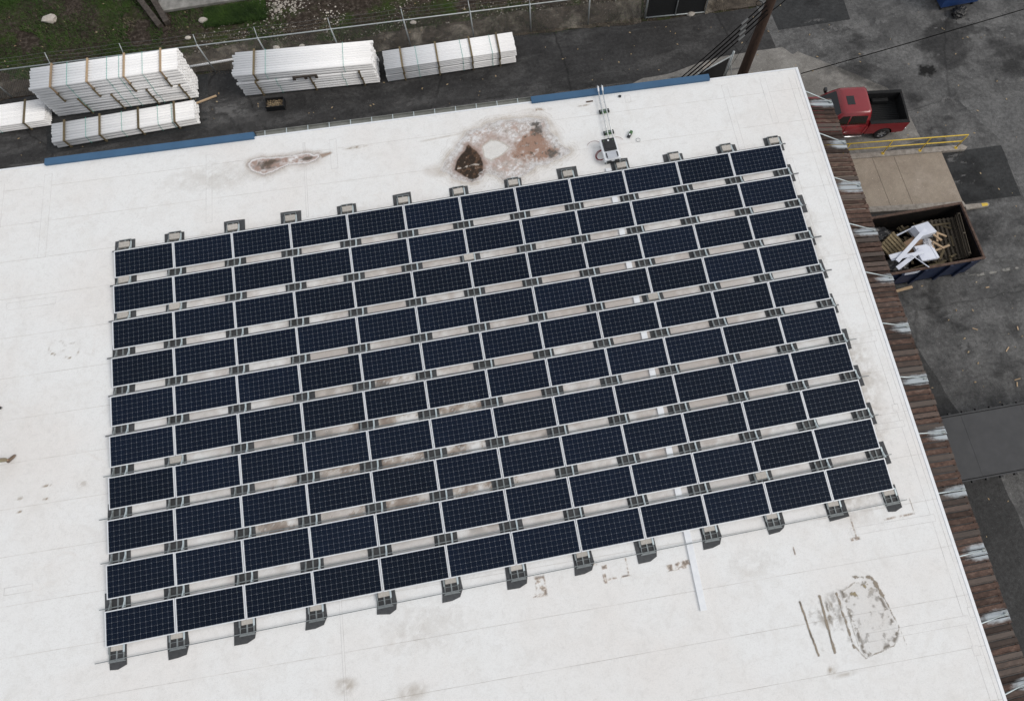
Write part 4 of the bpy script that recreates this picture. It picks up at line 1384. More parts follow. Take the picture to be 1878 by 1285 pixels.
# ================================================================== FENCE
fx_ = [-13.8, -10.9, -7.9, -5.0, -1.8, 1.42, 4.1, 7.4, 10.72, 13.8, 16.6, 19.45, 22.3]
RAILZ = GZ + 1.68
t = thing('chain_link_fence', 'chain link fence with barbed wire along the dirt behind the pipes', 'fence', (fx_[0], fence_y(fx_[0]), GZ))
ox, oy = fx_[0], fence_y(fx_[0])
for x in fx_:
    MB().tube([(x - ox, fence_y(x) - oy, -.05), (x - ox, fence_y(x) - oy, 1.72)], .034, 10).build('post', M['fence_steel'], t, True)
    MB().tube([(x - ox, fence_y(x) - oy, 1.70), (x - ox - .01, fence_y(x) - oy + .30, 2.02)], .020, 8).build('barb_arm', M['fence_steel'], t, True)
MB().tube([(0, 0, 1.66), (fx_[-1] - ox, fence_y(fx_[-1]) - oy, 1.66)], .026, 8).build('top_rail', M['fence_steel'], t, True)
for k in range(3):
    f_ = (.33, .66, 1.0)[k]
    b = MB()
    pts = []
    for a_, b_ in zip(fx_[:-1], fx_[1:]):
        for s in range(6):
            u = s / 6
            x = a_ + (b_ - a_) * u
            pts.append((x - ox, fence_y(x) - oy + .30 * f_, 1.70 + .32 * f_ - .05 * math.sin(math.pi * u)))
    b.tube(pts, .006, 4)
    b.build('barbed_wire', M['wire'], t)
b = MB()
L = fx_[-1] - fx_[0]
hh = 1.62
s = 0.10
x = -hh
while x < L:
    for sg in (1, -1):
        xa, xb = (x, x + hh) if sg > 0 else (x + hh, x)
        za, zb = .02, .02 + hh
        # clip to the fence ends
        def cl(xv):
            return min(max(xv, 0), L)
        if xb == xa:
            continue
        ta = (cl(xa) - xa) / (xb - xa)
        tb = (cl(xb) - xa) / (xb - xa)
        if abs(tb - ta) < 1e-4:
            continue
        p0 = Vector((cl(xa), -.022 * cl(xa), za + (zb - za) * ta))
        p1 = Vector((cl(xb), -.022 * cl(xb), za + (zb - za) * tb))
        b.tube([p0, p1], .0032, 3, False)
    x += s
kind(b.build('chain_mesh', M['wire'], t), 'stuff')

# black screened gate leaf at the fence line
t = thing('screened_gate', 'gate leaf covered in black privacy screen at the top edge', 'gate', (22.3, 24.16, GZ), R(-3.4))
MB().box(.06, .028, .06, 2.95, .04, 1.9).build('screen', M['screen'], t)
for p0, p1 in (((0, 0, -.05), (0, 0, 2.0)), ((3.0, 0, -.05), (3.0, 0, 2.0)), ((0, 0, .06), (3.0, 0, .06)), ((0, 0, 1.92), (3.0, 0, 1.92)), ((1.5, 0, .06), (1.5, 0, 1.92))):
    MB().tube([p0, p1], .03, 8).build('gate_bar', M['fence_steel'], t, True)

# small screened gate by the roof corner
t = thing('small_gate', 'small dark mesh gate with a steel frame behind the roof corner', 'gate', (23.3, 19.02, GZ), R(22))
MB().box(.04, .02, .1, 1.80, .032, 1.76).build('screen', M['screen'], t)
for p0, p1 in (((0, 0, -.05), (0, 0, 1.86)), ((1.84, 0, -.05), (1.84, 0, 1.86)), ((0, 0, .1), (1.84, 0, .1)), ((0, 0, 1.80), (1.84, 0, 1.80))):
    MB().tube([p0, p1], .032, 8).build('gate_bar', M['fence_steel'], t, True)
MB().tube([(1.96, .02, -.05), (1.96, .02, 2.0)], .05, 10).build('gate_post', M['fence_steel'], t, True)
MB().tube([(2.35, -.15, 0), (1.97, .02, 1.4)], .02, 8).build('brace', M['fence_steel'], t, True)
o = MB().tube([(0, 0, -.02), (0, 0, .018)], .30, 24).build('manhole_cover', M['kerb'], None)
tag(o, 'round pale cover in the concrete behind the small gate', 'manhole cover').location = (24.62, 20.72, GZ)
MB().tube([(0, 0, .0185), (0, 0, .026)], .05, 12).build('lift_hole', M['cable'], o)

# ------------------------------------------------------------------ utility pole and wires
PB = Vector((25.22, 18.62, GZ))
t = thing('utility_pole', 'dark brown wooden utility pole rising behind the roof corner', 'utility pole', PB)
MB().tube([(0, 0, -.05), (0, 0, 3), (0, 0, 7), (0, 0, 11.2)], [.235, .215, .180, .15], 16).build('shaft', M['pole'], t, True)
MB().bar((-1.1, 0.0, 10.4), (1.1, 0.0, 10.4), .10, .12).build('crossarm', M['pole'], t)
for x in (-.95, .0, .95):
    MB().tube([(x, 0, 10.46), (x, 0, 10.66)], [.04, .03], 8).build('insulator', M['grey_plastic'], t)


def sagw(p0, p1, sag, r_, n=14):
    p0, p1 = Vector(p0), Vector(p1)
    return MB().tube([p0.lerp(p1, i / n) - Vector((0, 0, sag * 4 * (i / n) * (1 - i / n))) for i in range(n + 1)], r_, 6)


WN = ['leftmost', 'second from the left', 'third from the left', 'rightmost']
for k in range(4):
    p0 = (20.55 + .22 * k, 16.27, -.55)
    p1 = (24.98 + .04 * k, 18.55 - .08 * k, .95 - .13 * k)
    r_ = (.024, .030, .030, .024)[k]
    o = sagw(p0, p1, .10, r_).build('service_wire', M['cable'], None, True)
    tag(o, f'black service wire from the pole to the blue trim, {WN[k]} of four', 'wire', 'service wires at the pole')
    mid = Vector(p0).lerp(Vector(p1), .80 - .03 * k) - Vector((0, 0, .06))
    d = (Vector(p1) - Vector(p0)).normalized()
    MB().tube([mid - d * .16, mid + d * .16], .040, 6).build('splice', M['wire'], o)
tag(sagw((22.6, 16.2, -1.2), (25.1, 18.5, .4), .03, .006).build('guy_wire', M['cable'], None, True), 'very thin wire right of the thick service wires', 'wire')
tag(MB().tube(arc(24.72, 18.55, .13, 0, 359, .9, .9, 18), .014, 6).build('wire_loop', M['cable'], None, True), 'small black loop of cable left of the pole', 'cable')
tag(sagw((25.4, 18.62, .35), (28.4, 20.6, 1.7), .55, .022).build('drop_cable', M['cable'], None, True), 'thick black cable sagging away right of the pole top', 'cable')
tag(sagw((26.05, 15.98, -.25), (44.0, 18.6, -.1), .10, .020, 20).build('overhead_cable', M['cable'], None, True), 'single black cable from the roof corner across the yard', 'cable')

# ================================================================== DIRT BANK OBJECTS
t = thing('concrete_slab', 'old grey concrete slab lying in the weeds at the top edge', 'concrete slab', (-1.2, 28.55, GZ), R(3))
MB().prism([(0.2, 0.1), (5.2, -.05), (5.2, 3.2), (-.3, 3.2)], .0, .16).build('slab', M['slab_old'], t, bevel=.03)
for k, (a_, b_, lb) in enumerate((((-2.35, 30.2), (-1.05, 27.75), 'left'), ((-1.7, 30.3), (-.72, 27.9), 'right'))):
    o = MB().bar((a_[0], a_[1], GZ + .22), (b_[0], b_[1], GZ + .12), .27, .24).build('timber', M['wood_dark'], None, bevel=.02)
    tag(o, f'dark weathered timber baulk at the top edge, {lb} of the pair', 'timber', 'timber baulks')


def rock(name, loc, s, seed, label):
    bm = bmesh.new()
    bmesh.ops.create_icosphere(bm, subdivisions=2, radius=1)
    rr = random.Random(seed)
    off = [rr.uniform(-10, 10) for _ in range(3)]
    for v_ in bm.verts:
        from mathutils import noise as mn
        k_ = 1 + .35 * mn.noise(v_.co * 1.1 + Vector(off))
        v_.co = Vector((v_.co.x * s[0] * k_, v_.co.y * s[1] * k_, v_.co.z * s[2] * k_))
    me = bpy.data.meshes.new(name)
    bm.to_mesh(me)
    bm.free()
    me.materials.append(M['stone_pale'])
    return tag(link(name, me, None, loc), label, 'rock', 'loose rocks on the dirt')


for k, (x, y, s, lb) in enumerate((
        (-6.35, 29.2, .30, 'big pale triangular rock in the moss near the left corner'), (4.35, 25.55, .14, 'tan rock behind the fence above the gap between pipe stacks'),
        (5.55, 25.45, .12, 'grey rock behind the fence above the left end of the middle stack'), (.95, 27.85, .20, 'tan rock below the edge of the old slab'), (.2, 26.9, .13, 'flat tan rock right of the timbers'),
        (11.0, 25.9, .13, 'pale rock behind the fence above the right stack'), (24.6, 24.0, .17, 'pale rock at the asphalt edge right of the black gate'))):
    rock('rock', (x, y, GZ + s * .25), (s * 1.2, s * .85, s * .55), k, lb)

# pebble patch, grass and litter: uncountable
def scatter(name, n, fn, m, quad):
    b = MB()
    c = 0
    while c < n:
        r_ = fn()
        if r_ is None:
            continue
        quad(b, *r_)
        c += 1
    return kind(b.build(name, m), 'stuff')


def pebble(b, x, y, z, s):
    a = random.uniform(0, 6.3)
    vs = [(x + s * math.cos(a + k * 1.257) * random.uniform(.7, 1.2), y + s * .8 * math.sin(a + k * 1.257) * random.uniform(.7, 1.2), z) for k in range(5)]
    vs += [(x + random.uniform(-.2, .2) * s, y, z + s * .7)]
    b.add(vs, [(k, (k + 1) % 5, 5) for k in range(5)])


def peb_fn():
    x, y = random.gauss(4.6, .75), random.gauss(28.2, .45)
    return x, y, GZ - .02, random.choice((.04, .05, .06, .09))


scatter('pebbles', 330, peb_fn, M['stone_pale'], pebble)


def peb2():
    x, y = random.gauss(9.0, 1.6), random.gauss(27.3, .5)
    return x, y, GZ - .02, random.choice((.03, .04, .05, .07))


scatter('pebbles', 260, peb2, M['stone_pale'], pebble)


def peb3():
    x = random.uniform(0, 28)
    y = fence_y(x) + random.uniform(.0, 2.2) + random.uniform(0, 1.0)
    return x, y, GZ - .01, random.choice((.015, .02, .03, .05))


scatter('pebbles', 2200, peb3, M['stone_pale'], pebble)


def blade(b, x, y, z, h, w_):
    a, l_ = random.uniform(0, 6.3), random.uniform(.2, .9)
    dx, dy = math.cos(a), math.sin(a)
    b.add([(x - dy * w_, y + dx * w_, z), (x + dy * w_, y - dx * w_, z), (x + dx * h * l_, y + dy * h * l_, z + h)], [(0, 1, 2)])


def dens(x, y, seed, s=.55):
    return float(fbm(np.array([x]), np.array([y]), s, 4, seed)[0])


def grass_mass(name, n, region, seed, thr, m, hmin, hmax, w_):
    x = rng.uniform(region[0], region[1], n)
    y = rng.uniform(region[2], region[3], n)
    keep = (fbm(x, y, .5, 4, seed) > thr) & (y > fence_y(x) + region[4])
    x, y = x[keep], y[keep]
    k = len(x)
    a = rng.uniform(0, 6.3, k)
    h = rng.uniform(hmin, hmax, k)
    ln = rng.uniform(.2, .9, k)
    ww = rng.uniform(.5, 1, k) * w_
    dx, dy = np.cos(a), np.sin(a)
    z = np.full(k, GZ - .04)
    p0 = np.stack([x - dy * ww, y + dx * ww, z], 1)
    p1 = np.stack([x + dy * ww, y - dx * ww, z], 1)
    p2 = np.stack([x + dx * h * ln, y + dy * h * ln, z + h], 1)
    vs = np.stack([p0, p1, p2], 1).reshape(-1, 3)
    fs = np.arange(k * 3).reshape(-1, 3)
    me = bpy.data.meshes.new(name)
    me.from_pydata(vs.tolist(), [], fs.tolist())
    me.materials.append(m)
    return kind(link(name, me), 'stuff')


grass_mass('weeds', 90000, (-10, 16, 25, 31, .9), 71, .56, M['grass'], .04, .16, .018)
grass_mass('weeds', 26000, (-10, -1, 26, 31, 1.2), 72, .52, M['grass'], .05, .18, .02)
grass_mass('weeds', 14000, (1, 4, 27.4, 28.6, .9), 73, .2, M['grass'], .06, .2, .02)
grass_mass('weeds', 16000, (8, 22.5, 24, 26.2, -.35), 74, .52, M['grass'], .04, .12, .015)
grass_mass('dry_grass', 22000, (0, 22.5, 24, 26.6, -.2), 75, .42, M['grass_dry'], .03, .12, .016)
grass_mass('dry_grass', 30000, (-10, 12, 25.0, 30, .1), 76, .50, M['grass_dry'], .02, .12, .012)
grass_mass('dry_grass', 9000, (25.2, 28.5, 23.9, 26, -.5), 77, .35, M['grass_dry'], .02, .10, .014)


def leaf(b, x, y, z, s):
    a = random.uniform(0, 6.3)
    vs = [(x + s * math.cos(a), y + s * math.sin(a), z), (x + s * .5 * math.cos(a + 1.6), y + s * .5 * math.sin(a + 1.6), z + s * .15), (x - s * math.cos(a), y - s * math.sin(a), z + .002), (x + s * .5 * math.cos(a - 1.6), y + s * .5 * math.sin(a - 1.6), z + s * .1)]
    b.add(vs, [(0, 1, 2, 3)])


def leaf_fn():
    q = random.random()
    if q < .45:
        x, y = random.uniform(-8, 28), random.uniform(17.5, 24)
    elif q < .8:
        x, y = random.uniform(28, 40), random.uniform(-4, 24)
    else:
        x, y = random.uniform(-9, 14), random.uniform(25, 30)
    if 19.2 < x < 33 and 16.4 < y < 16.5:
        return None
    return x, y, GZ + .022, random.uniform(.02, .075)


scatter('leaf_litter', 420, leaf_fn, M['leaf_dry'], leaf)

# ================================================================== YARD: dock slab, kerbs, rail
t = thing('dock_slab', 'tan concrete slab with joints beside the yellow handrail', 'concrete slab', (29.9, 13.0, GZ))
z1 = .10
jx = [26.3 - 29.9, 28.0 - 29.9, 30.72 - 29.9, 31.73 - 29.9, 34.0 - 29.9]
for a_, b_ in zip(jx[:-1], jx[1:]):
    y1a, y1b = 1.52 - a_ * .085, 1.52 - b_ * .085
    y0a, y0b = -1.10 - a_ * .10, -1.10 - b_ * .10
    MB().prism([(a_ + .008, y0a), (b_ - .008, y0b), (b_ - .008, y1b), (a_ + .008, y1a)], -.01, z1).build('slab_bay', M['slab_tan'], t)
t = thing('kerb', 'concrete kerb carrying the yellow handrail', 'kerb', (32.0, 14.35, GZ))
MB().prism([(-5, .62), (-5, .40), (-2.1, .16), (1.95, -.20), (3.10, -.30), (3.25, -.18), (3.05, -.02), (-2.1, .42)], -.01, .16).build('kerb_body', M['kerb'], t, bevel=.02)
t = thing('kerb', 'stained concrete kerb between the tan slab and the dumpster', 'kerb', (31.5, 11.5, GZ))
MB().prism([(-5, .88), (2.45, .0), (2.5, -.28), (-5, .58)], -.01, .20).build('kerb_body', M['kerb'], t, bevel=.02)
t = thing('wheel_stop', 'pale concrete wheel stop with yellow paint at one end', 'wheel stop', (34.55, 11.2, GZ), R(-3))
MB().prism([(-.56, -.13), (.50, -.09), (.58, 0), (.50, .10), (-.56, .13)], 0, .14).build('stop_body', M['kerb'], t, bevel=.03)
MB().prism([(.20, -.08), (.45, -.07), (.50, 0), (.45, .07), (.20, .08)], .141, .146).build('paint', M['yellow'], t)

t = thing('handrail', 'yellow painted steel handrail on the kerb beside the red pickup', 'handrail', (29.3, 14.72, GZ + .15), math.atan2(-.5, 5.3))
RL = 5.40
for z in (.98, .52):
    MB().tube([(-1.2, 0, z), (RL, 0, z)], .026, 10).build('rail', M['yellow'], t, True)
for x in (.0, 1.95, 3.70, RL):
    p = MB().tube([(x, 0, 0), (x, 0, .98)], .024, 10).build('post', M['yellow'], t, True)
    MB().tube([(x, 0, .005), (x, 0, .022)], .075, 14).build('base_plate', M['yellow'], p)

# ------------------------------------------------------------------ DUMPSTER and its load
DX0, DX1, DY0, DY1, DZ = 27.7, 32.72, 8.22, 10.82, GZ + 1.60
t = thing('dumpster', 'open dark blue roll-off dumpster with rusty rim beside the canopy', 'dumpster', ((DX0 + DX1) / 2, (DY0 + DY1) / 2, GZ))
hx, hy, hz = (DX1 - DX0) / 2, (DY1 - DY0) / 2, 1.60
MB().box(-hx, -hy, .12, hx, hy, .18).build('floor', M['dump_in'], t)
MB().box(-hx, -hy, .18, hx, -hy + .05, hz - .09).build('side_panel', M['dump_blue'], t)
MB().box(-hx, hy - .05, .18, hx, hy, hz - .09).build('side_panel', M['dump_blue'], t)
MB().box(-hx, -hy + .05, .18, -hx + .05, hy - .05, hz - .09).build('end_panel', M['dump_blue'], t)
MB().add([(hx - .40, -hy + .05, .18), (hx - .35, -hy + .05, .18), (hx, -hy + .05, hz - .09), (hx - .05, -hy + .05, hz - .09), (hx - .40, hy - .05, .18), (hx - .35, hy - .05, .18), (hx, hy - .05, hz - .09), (hx - .05, hy - .05, hz - .09)],
         [(0, 1, 2, 3), (7, 6, 5, 4), (1, 5, 6, 2), (0, 3, 7, 4), (3, 2, 6, 7), (0, 4, 5, 1)]).build('end_panel', M['dump_blue'], t)
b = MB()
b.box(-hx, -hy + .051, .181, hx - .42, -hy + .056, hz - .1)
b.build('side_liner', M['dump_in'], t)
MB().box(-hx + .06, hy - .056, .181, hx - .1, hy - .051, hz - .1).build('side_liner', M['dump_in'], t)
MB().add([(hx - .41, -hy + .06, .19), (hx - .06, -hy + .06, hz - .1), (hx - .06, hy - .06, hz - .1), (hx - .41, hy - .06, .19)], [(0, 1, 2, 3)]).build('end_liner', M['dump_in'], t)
for q in ((-hx - .03, -hy - .04, hx + .03, -hy + .06), (-hx - .03, hy - .06, hx + .03, hy + .04), (-hx - .03, -hy + .06, -hx + .06, hy - .06), (hx - .06, -hy + .06, hx + .03, hy - .06)):
    MB().box(q[0], q[1], hz - .09, q[2], q[3], hz).build('rim', M['rust_edge'], t, bevel=.015)
for x in (-2.0, -1.0, .0, 1.1, 2.0):
    MB().obox((x, -hy - .045, .80), ((1, 0, 0), (0, 1, 0), (0, 0, 1)), (.06, .045, .70)).build('rib', M['dump_blue'], t)
MB().obox((-.52, -hy - .006, 1.28), ((1, 0, 0), (0, 1, 0), (0, 0, 1)), (.33, .004, .11)).build('plate', M['board_white'], t)
MB().box(-hx + .1, -.7, .02, hx - .5, -.55, .12).build('skid', M['dump_blue'], t)
MB().box(-hx + .1, .55, .02, hx - .5, .7, .12).build('skid', M['dump_blue'], t)
DC = Vector(((DX0 + DX1) / 2, (DY0 + DY1) / 2, GZ))


def plk(name, label, cat, p0, p1, w_, h, m, group=None, up=(0, 0, 1)):
    p0, p1 = Vector(p0), Vector(p1)
    b_ = MB().bar(p0, p1, w_, h, up).build(name, M[m])
    tag(b_, label, cat, group)
    return b_


def pallet(label, loc, rot, W_, L_, ns, m):
    t = thing('pallet', label, 'pallet', loc, 0, 'broken pallets in the dumpster')
    t.rotation_euler = rot
    for i in range(ns):
        x = -W_ / 2 + W_ * (i + .5) / ns
        MB().box(x - .045, -L_ / 2, .045, x + .045, L_ / 2, .062).build('slat', M[m], t)
        MB().box(x - .045, -L_ / 2, -.062, x + .045, L_ / 2, -.045).build('slat', M[m], t)
    for y in (-L_ / 2 + .05, 0, L_ / 2 - .05):
        MB().box(-W_ / 2, y - .022, -.0445, W_ / 2, y + .022, .0445).build('stringer', M[m], t)


TOPZ = GZ + 1.15
pallet('tan pallet tipped up at the left end of the dumpster', (29.35, 9.55, TOPZ + .12), (R(18), R(-14), R(33)), .85, .85, 6, 'wood_old')
pallet('large grey pallet lying at the right end of the dumpster', (31.78, 9.55, TOPZ - .22), (R(3), R(-4), R(-4)), 1.4, 1.9, 8, 'wood_grey')
pallet('dark pallet low in the front right of the dumpster', (31.75, 8.85, TOPZ - .50), (R(8), R(4), R(-8)), 1.5, 1.0, 9, 'wood_dark')
pallet('pallet standing on edge against the right end of the dumpster', (32.42, 9.45, TOPZ + .0), (R(4), R(76), R(-3)), .9, 1.9, 5, 'wood_grey')
b = MB().box(-.42, -.30, -.16, .42, .30, .16).build('white_box', M['board_white'], None, bevel=.01)
tag(b, 'white cardboard box lying in the back of the dumpster', 'box').location = (30.82, 9.95, TOPZ + .12)
b.rotation_euler = (R(-14), R(4), R(9))
MB().box(-.40, -.302, -.15, .40, -.3005, .15).build('box_side', M['grey_plastic'], b)
b = MB().box(-.42, -.36, -.06, .42, .36, .06).build('foam_board', M['board_white'], None, bevel=.008)
tag(b, 'square white board lying at the front of the dumpster', 'foam board').location = (30.55, 8.95, TOPZ + .22)
b.rotation_euler = (R(-6), R(8), R(3))
MB().box(.30, -.36, .0605, .42, .36, .075).build('folded_edge', M['board_white'], b)
plk('white_board', 'longest white board lying diagonally across the dumpster', 'board', (29.05, 8.70, TOPZ + .50), (30.70, 9.85, TOPZ + .52), .17, .05, 'board_white', 'white boards in the dumpster')
plk('white_board', 'short white board under the diagonal one, lowest in front', 'board', (29.05, 8.45, TOPZ + .34), (30.35, 9.08, TOPZ + .36), .18, .03, 'board_white', 'white boards in the dumpster')
plk('white_board', 'white board pointing straight at the square white panel', 'board', (28.9, 8.87, TOPZ + .40), (30.35, 8.92, TOPZ + .43), .15, .03, 'board_white', 'white boards in the dumpster')
plk('white_board', 'white board ending at the canopy edge left of the diagonal one', 'board', (28.85, 8.95, TOPZ + .44), (29.45, 9.0, TOPZ + .46), .2, .03, 'board_white', 'white boards in the dumpster')
plk('white_stick', 'thin white stick slanting over the front rim of the dumpster', 'stick', (29.75, 8.86, TOPZ + .48), (30.25, 8.20, TOPZ + .50), .03, .03, 'board_white')
t = thing('white_sheet', 'bent white sheet sticking up in the back left of the dumpster', 'sheet', (29.95, 9.95, TOPZ + .15))
MB().add([(-.55, -.1, -.05), (.25, .1, .1), (.35, .12, .38), (-.4, .0, .05), (-.55, -.09, -.06), (.25, .11, .09), (.35, .13, .37), (-.4, .01, .04)], [(0, 1, 2, 3), (7, 6, 5, 4), (0, 4, 5, 1), (1, 5, 6, 2), (2, 6, 7, 3), (3, 7, 4, 0)]).build('face', M['board_white'], t)
MB().add([(.25, .1, .1), (.45, -.35, .05), (.55, -.33, .30), (.35, .12, .38), (.26, .105, .1), (.46, -.345, .05), (.56, -.325, .30), (.36, .125, .38)], [(0, 1, 2, 3), (7, 6, 5, 4), (0, 4, 5, 1), (1, 5, 6, 2), (2, 6, 7, 3), (3, 7, 4, 0)]).build('flap', M['board_white'], t)


def lump(name, label, loc, s, seed, m, cat='bag'):
    from mathutils import noise as mn
    bm = bmesh.new()
    bmesh.ops.create_icosphere(bm, subdivisions=4, radius=1)
    off = Vector((seed * 3.1, seed * 1.7, -seed))
    for v_ in bm.verts:
        k_ = 1 + .35 * mn.noise(v_.co * 1.6 + off) + .18 * mn.noise(v_.co * 4.5 + off)
        v_.co = Vector((v_.co.x * s[0] * k_, v_.co.y * s[1] * k_, v_.co.z * s[2] * k_))
    me = bpy.data.meshes.new(name)
    bm.to_mesh(me)
    bm.free()
    me.materials.append(M[m])
    return tag(link(name, me, None, loc), label, cat)


lump('rubbish_bag', 'black rubbish bag at the front left of the dumpster', (29.2, 8.65, TOPZ - .1), (.6, .36, .3), 1, 'bag_black')
lump('rubbish_bag', 'black rubbish bag at the back left of the dumpster', (28.9, 10.15, TOPZ - .1), (.75, .42, .35), 2, 'bag_black')
lump('wrap_film', 'crumpled clear plastic film between the white box and the panel', (30.85, 9.35, TOPZ + .12), (.22, .24, .14), 3, 'bag_clear', 'plastic film')
b = MB().box(-.5, -.4, -.1, .5, .4, .1).build('cardboard_box', M['cardboard'], None, bevel=.01)
tag(b, 'flattened brown cardboard under the white boards', 'cardboard').location = (30.25, 9.35, TOPZ - .02)
b.rotation_euler = (R(6), R(-5), R(20))
for k, (p0, p1, lb) in enumerate((((30.95, 9.35, .30), (31.35, 9.0, .24), 'tan'), ((31.0, 8.98, .20), (31.65, 9.1, .22), 'front tan'), ((31.15, 9.85, .12), (31.35, 9.35, .28), 'upright tan'), ((31.2, 10.0, .05), (31.85, 9.60, -.02), 'orange brown'), ((31.1, 10.25, -.1), (32.3, 10.2, -.1), 'grey back'), ((30.95, 9.5, .2), (30.95, 9.0, .2), 'short tan'), ((31.35, 9.7, .2), (31.2, 9.35, .22), 'small tan'), ((30.6, 8.45, .0), (31.3, 8.42, .0), 'dark front'))):
    plk('timber_offcut', f'{lb} timber offcut among the rubbish in the dumpster', 'timber', (p0[0], p0[1], TOPZ + p0[2]), (p1[0], p1[1], TOPZ + p1[2]), .08, .05, 'wood_old' if k in (4, 7) else 'wood_new', 'timber offcuts in the dumpster')
b = MB()
for k in range(60):
    x_, y_ = random.uniform(28.6, 32.2), random.uniform(8.5, 10.5)
    a_ = random.choice((0, 90, 20, 70, -30, 110)) + random.uniform(-18, 18)
    L_ = random.uniform(.25, .75)
    d = Vector((math.cos(R(a_)), math.sin(R(a_)), random.uniform(-.35, .35))) * L_
    c = Vector((x_, y_, TOPZ - .25 + random.uniform(-.25, .22)))
    p0_, p1_ = c - d / 2, c + d / 2
    if min(p0_.x, p1_.x) < 27.9 or max(p0_.x, p1_.x) > 32.35 or min(p0_.y, p1_.y) < 8.35 or max(p0_.y, p1_.y) > 10.68:
        continue
    b.bar(p0_, p1_, random.uniform(.05, .11), random.uniform(.02, .05), (random.uniform(-.4, .4), random.uniform(-.4, .4), 1))
kind(b.build('broken_timber', M['wood_old']), 'stuff')
plk('plank', 'short tan plank on the asphalt below the dumpster by the canopy', 'plank', (29.55, 7.95, GZ + .03), (30.35, 8.02, GZ + .03), .12, .03, 'wood_new')
for k, (x, y, a, L_) in enumerate(((33.3, 4.6, 40, .25), (34.3, 4.9, 100, .3), (34.9, 4.6, 60, .3), (33.2, 3.3, 5, .28), (33.1, 3.1, 70, .2), (34.1, 5.4, 80, .16), (33.55, 7.4, 0, .16), (32.3, 5.7, -30, .22))):
    d = Vector((math.cos(R(a)), math.sin(R(a)), 0)) * L_ / 2
    c = Vector((x, y, GZ + .03))
    plk('wood_splinter', f'{ORD[k + 1]} pale wood splinter on the yard right of the canopy, counted downwards', 'wood splinter', c - d, c + d, .045, .012, 'wood_new', 'wood splinters on the yard')

# blue bin at the top right corner
t = thing('blue_bin', 'blue steel waste bin cut by the top edge at right', 'waste bin', (37.9, 22.05, GZ), R(2))
MB().add([(-1.0, 0, .2), (.95, 0, .2), (.95, 1.3, .2), (-1.0, 1.3, .2), (-1.25, -.1, 1.3), (1.2, -.1, 1.3), (1.2, 1.5, 1.3), (-1.25, 1.5, 1.3)], [(3, 2, 1, 0), (0, 1, 5, 4), (1, 2, 6, 5), (2, 3, 7, 6), (3, 0, 4, 7)]).build('body', M['bin_blue'], t)
MB().box(-1.3, -.15, 1.3, 1.25, 1.55, 1.36).build('lid', M['black_plastic'], t, bevel=.02)
for x0, x1 in ((-.15, .08), (.28, .50)):
    MB().add([(x0, -.062, .92), (x1, -.062, .92), (x1 + .02, -.075, 1.06), (x0 + .02, -.075, 1.06), (x0, -.068, .92), (x1, -.068, .92), (x1 + .02, -.081, 1.06), (x0 + .02, -.081, 1.06)], [(4, 5, 6, 7), (0, 3, 2, 1), (0, 1, 5, 4), (2, 3, 7, 6), (1, 2, 6, 5), (3, 0, 4, 7)]).build('marking', M['board_white'], t)
for x in (-.9, .8):
    for y in (.1, 1.2):
        MB().tube([(x - .03, y, .1), (x + .03, y, .1)], .1, 12).build('caster', M['tyre'], t)
lump('rubbish_bag', 'black rubbish bag on the ground in front of the blue bin', (37.72, 21.62, GZ + .2), (.36, .3, .24), 5, 'bag_black')

# ------------------------------------------------------------------ FLATBED TRAILER
t = thing('flatbed_trailer', 'dark grey flatbed trailer deck backed under the canopy at right', 'trailer', (27.0, 1.06, GZ), R(-1.0))
DK = 1.35
xs = [0.0, 2.42, 4.85, 7.3, 9.7, 12.2]
for a_, b_ in zip(xs[:-1], xs[1:]):
    MB().box(a_ + .004, -1.17, DK - .05, b_ - .004, 1.17, DK).build('deck_plate', M['deck_grey'], t)
for s in (-1, 1):
    MB().box(0, s * 1.23 - .025, DK - .14, 12.2, s * 1.23 + .025, DK + .006).build('side_rail', M['deck_grey'], t)
    MB().box(0, s * 1.187 - .017, DK - .14, 12.2, s * 1.187 + .017, DK - .06).build('pocket_strip', M['deck_steel'], t)
    x = .3
    while x < 12:
        MB().box(x, s * 1.295 - .038, DK - .13, x + .11, s * 1.295 + .038, DK - .03).build('stake_pocket', M['deck_steel'], t)
        x += .56
    MB().bar((.4, s * .5, DK - .28), (12, s * .5, DK - .28), .12, .40).build('chassis_beam', M['deck_steel'], t)
    for x in (1.6, 2.8):
        w_ = MB().tube([(x, s * .72, .5), (x, s * 1.18, .5)], .5, 24).build('wheel', M['tyre'], t, False)
        MB().tube([(x, s * 1.181, .5), (x, s * 1.195, .5)], .28, 16).build('hub', M['rim'], w_)


# ================================================================== PICKUP
def loft(stations, m, name, parent, smooth=True, close=True):
    """stations: list of rings (lists of 3-D points, equal length)"""
    n = len(stations[0])
    mb = MB()
    vs = [p for s_ in stations for p in s_]
    fs = []
    for i in range(len(stations) - 1):
        for k in range(n):
            k2 = (k + 1) % n
            fs.append((i * n + k, i * n + k2, (i + 1) * n + k2, (i + 1) * n + k))
    if close:
        fs.append(tuple(range(n))[::-1])
        fs.append(tuple((len(stations) - 1) * n + k for k in range(n)))
    mb.add(vs, fs)
    bm = bmesh.new()
    me = mb.mesh(name, m, smooth)
    bm.from_mesh(me)
    bmesh.ops.recalc_face_normals(bm, faces=bm.faces)
    bm.to_mesh(me)
    bm.free()
    o_ = link(name, me, parent)
    return o_


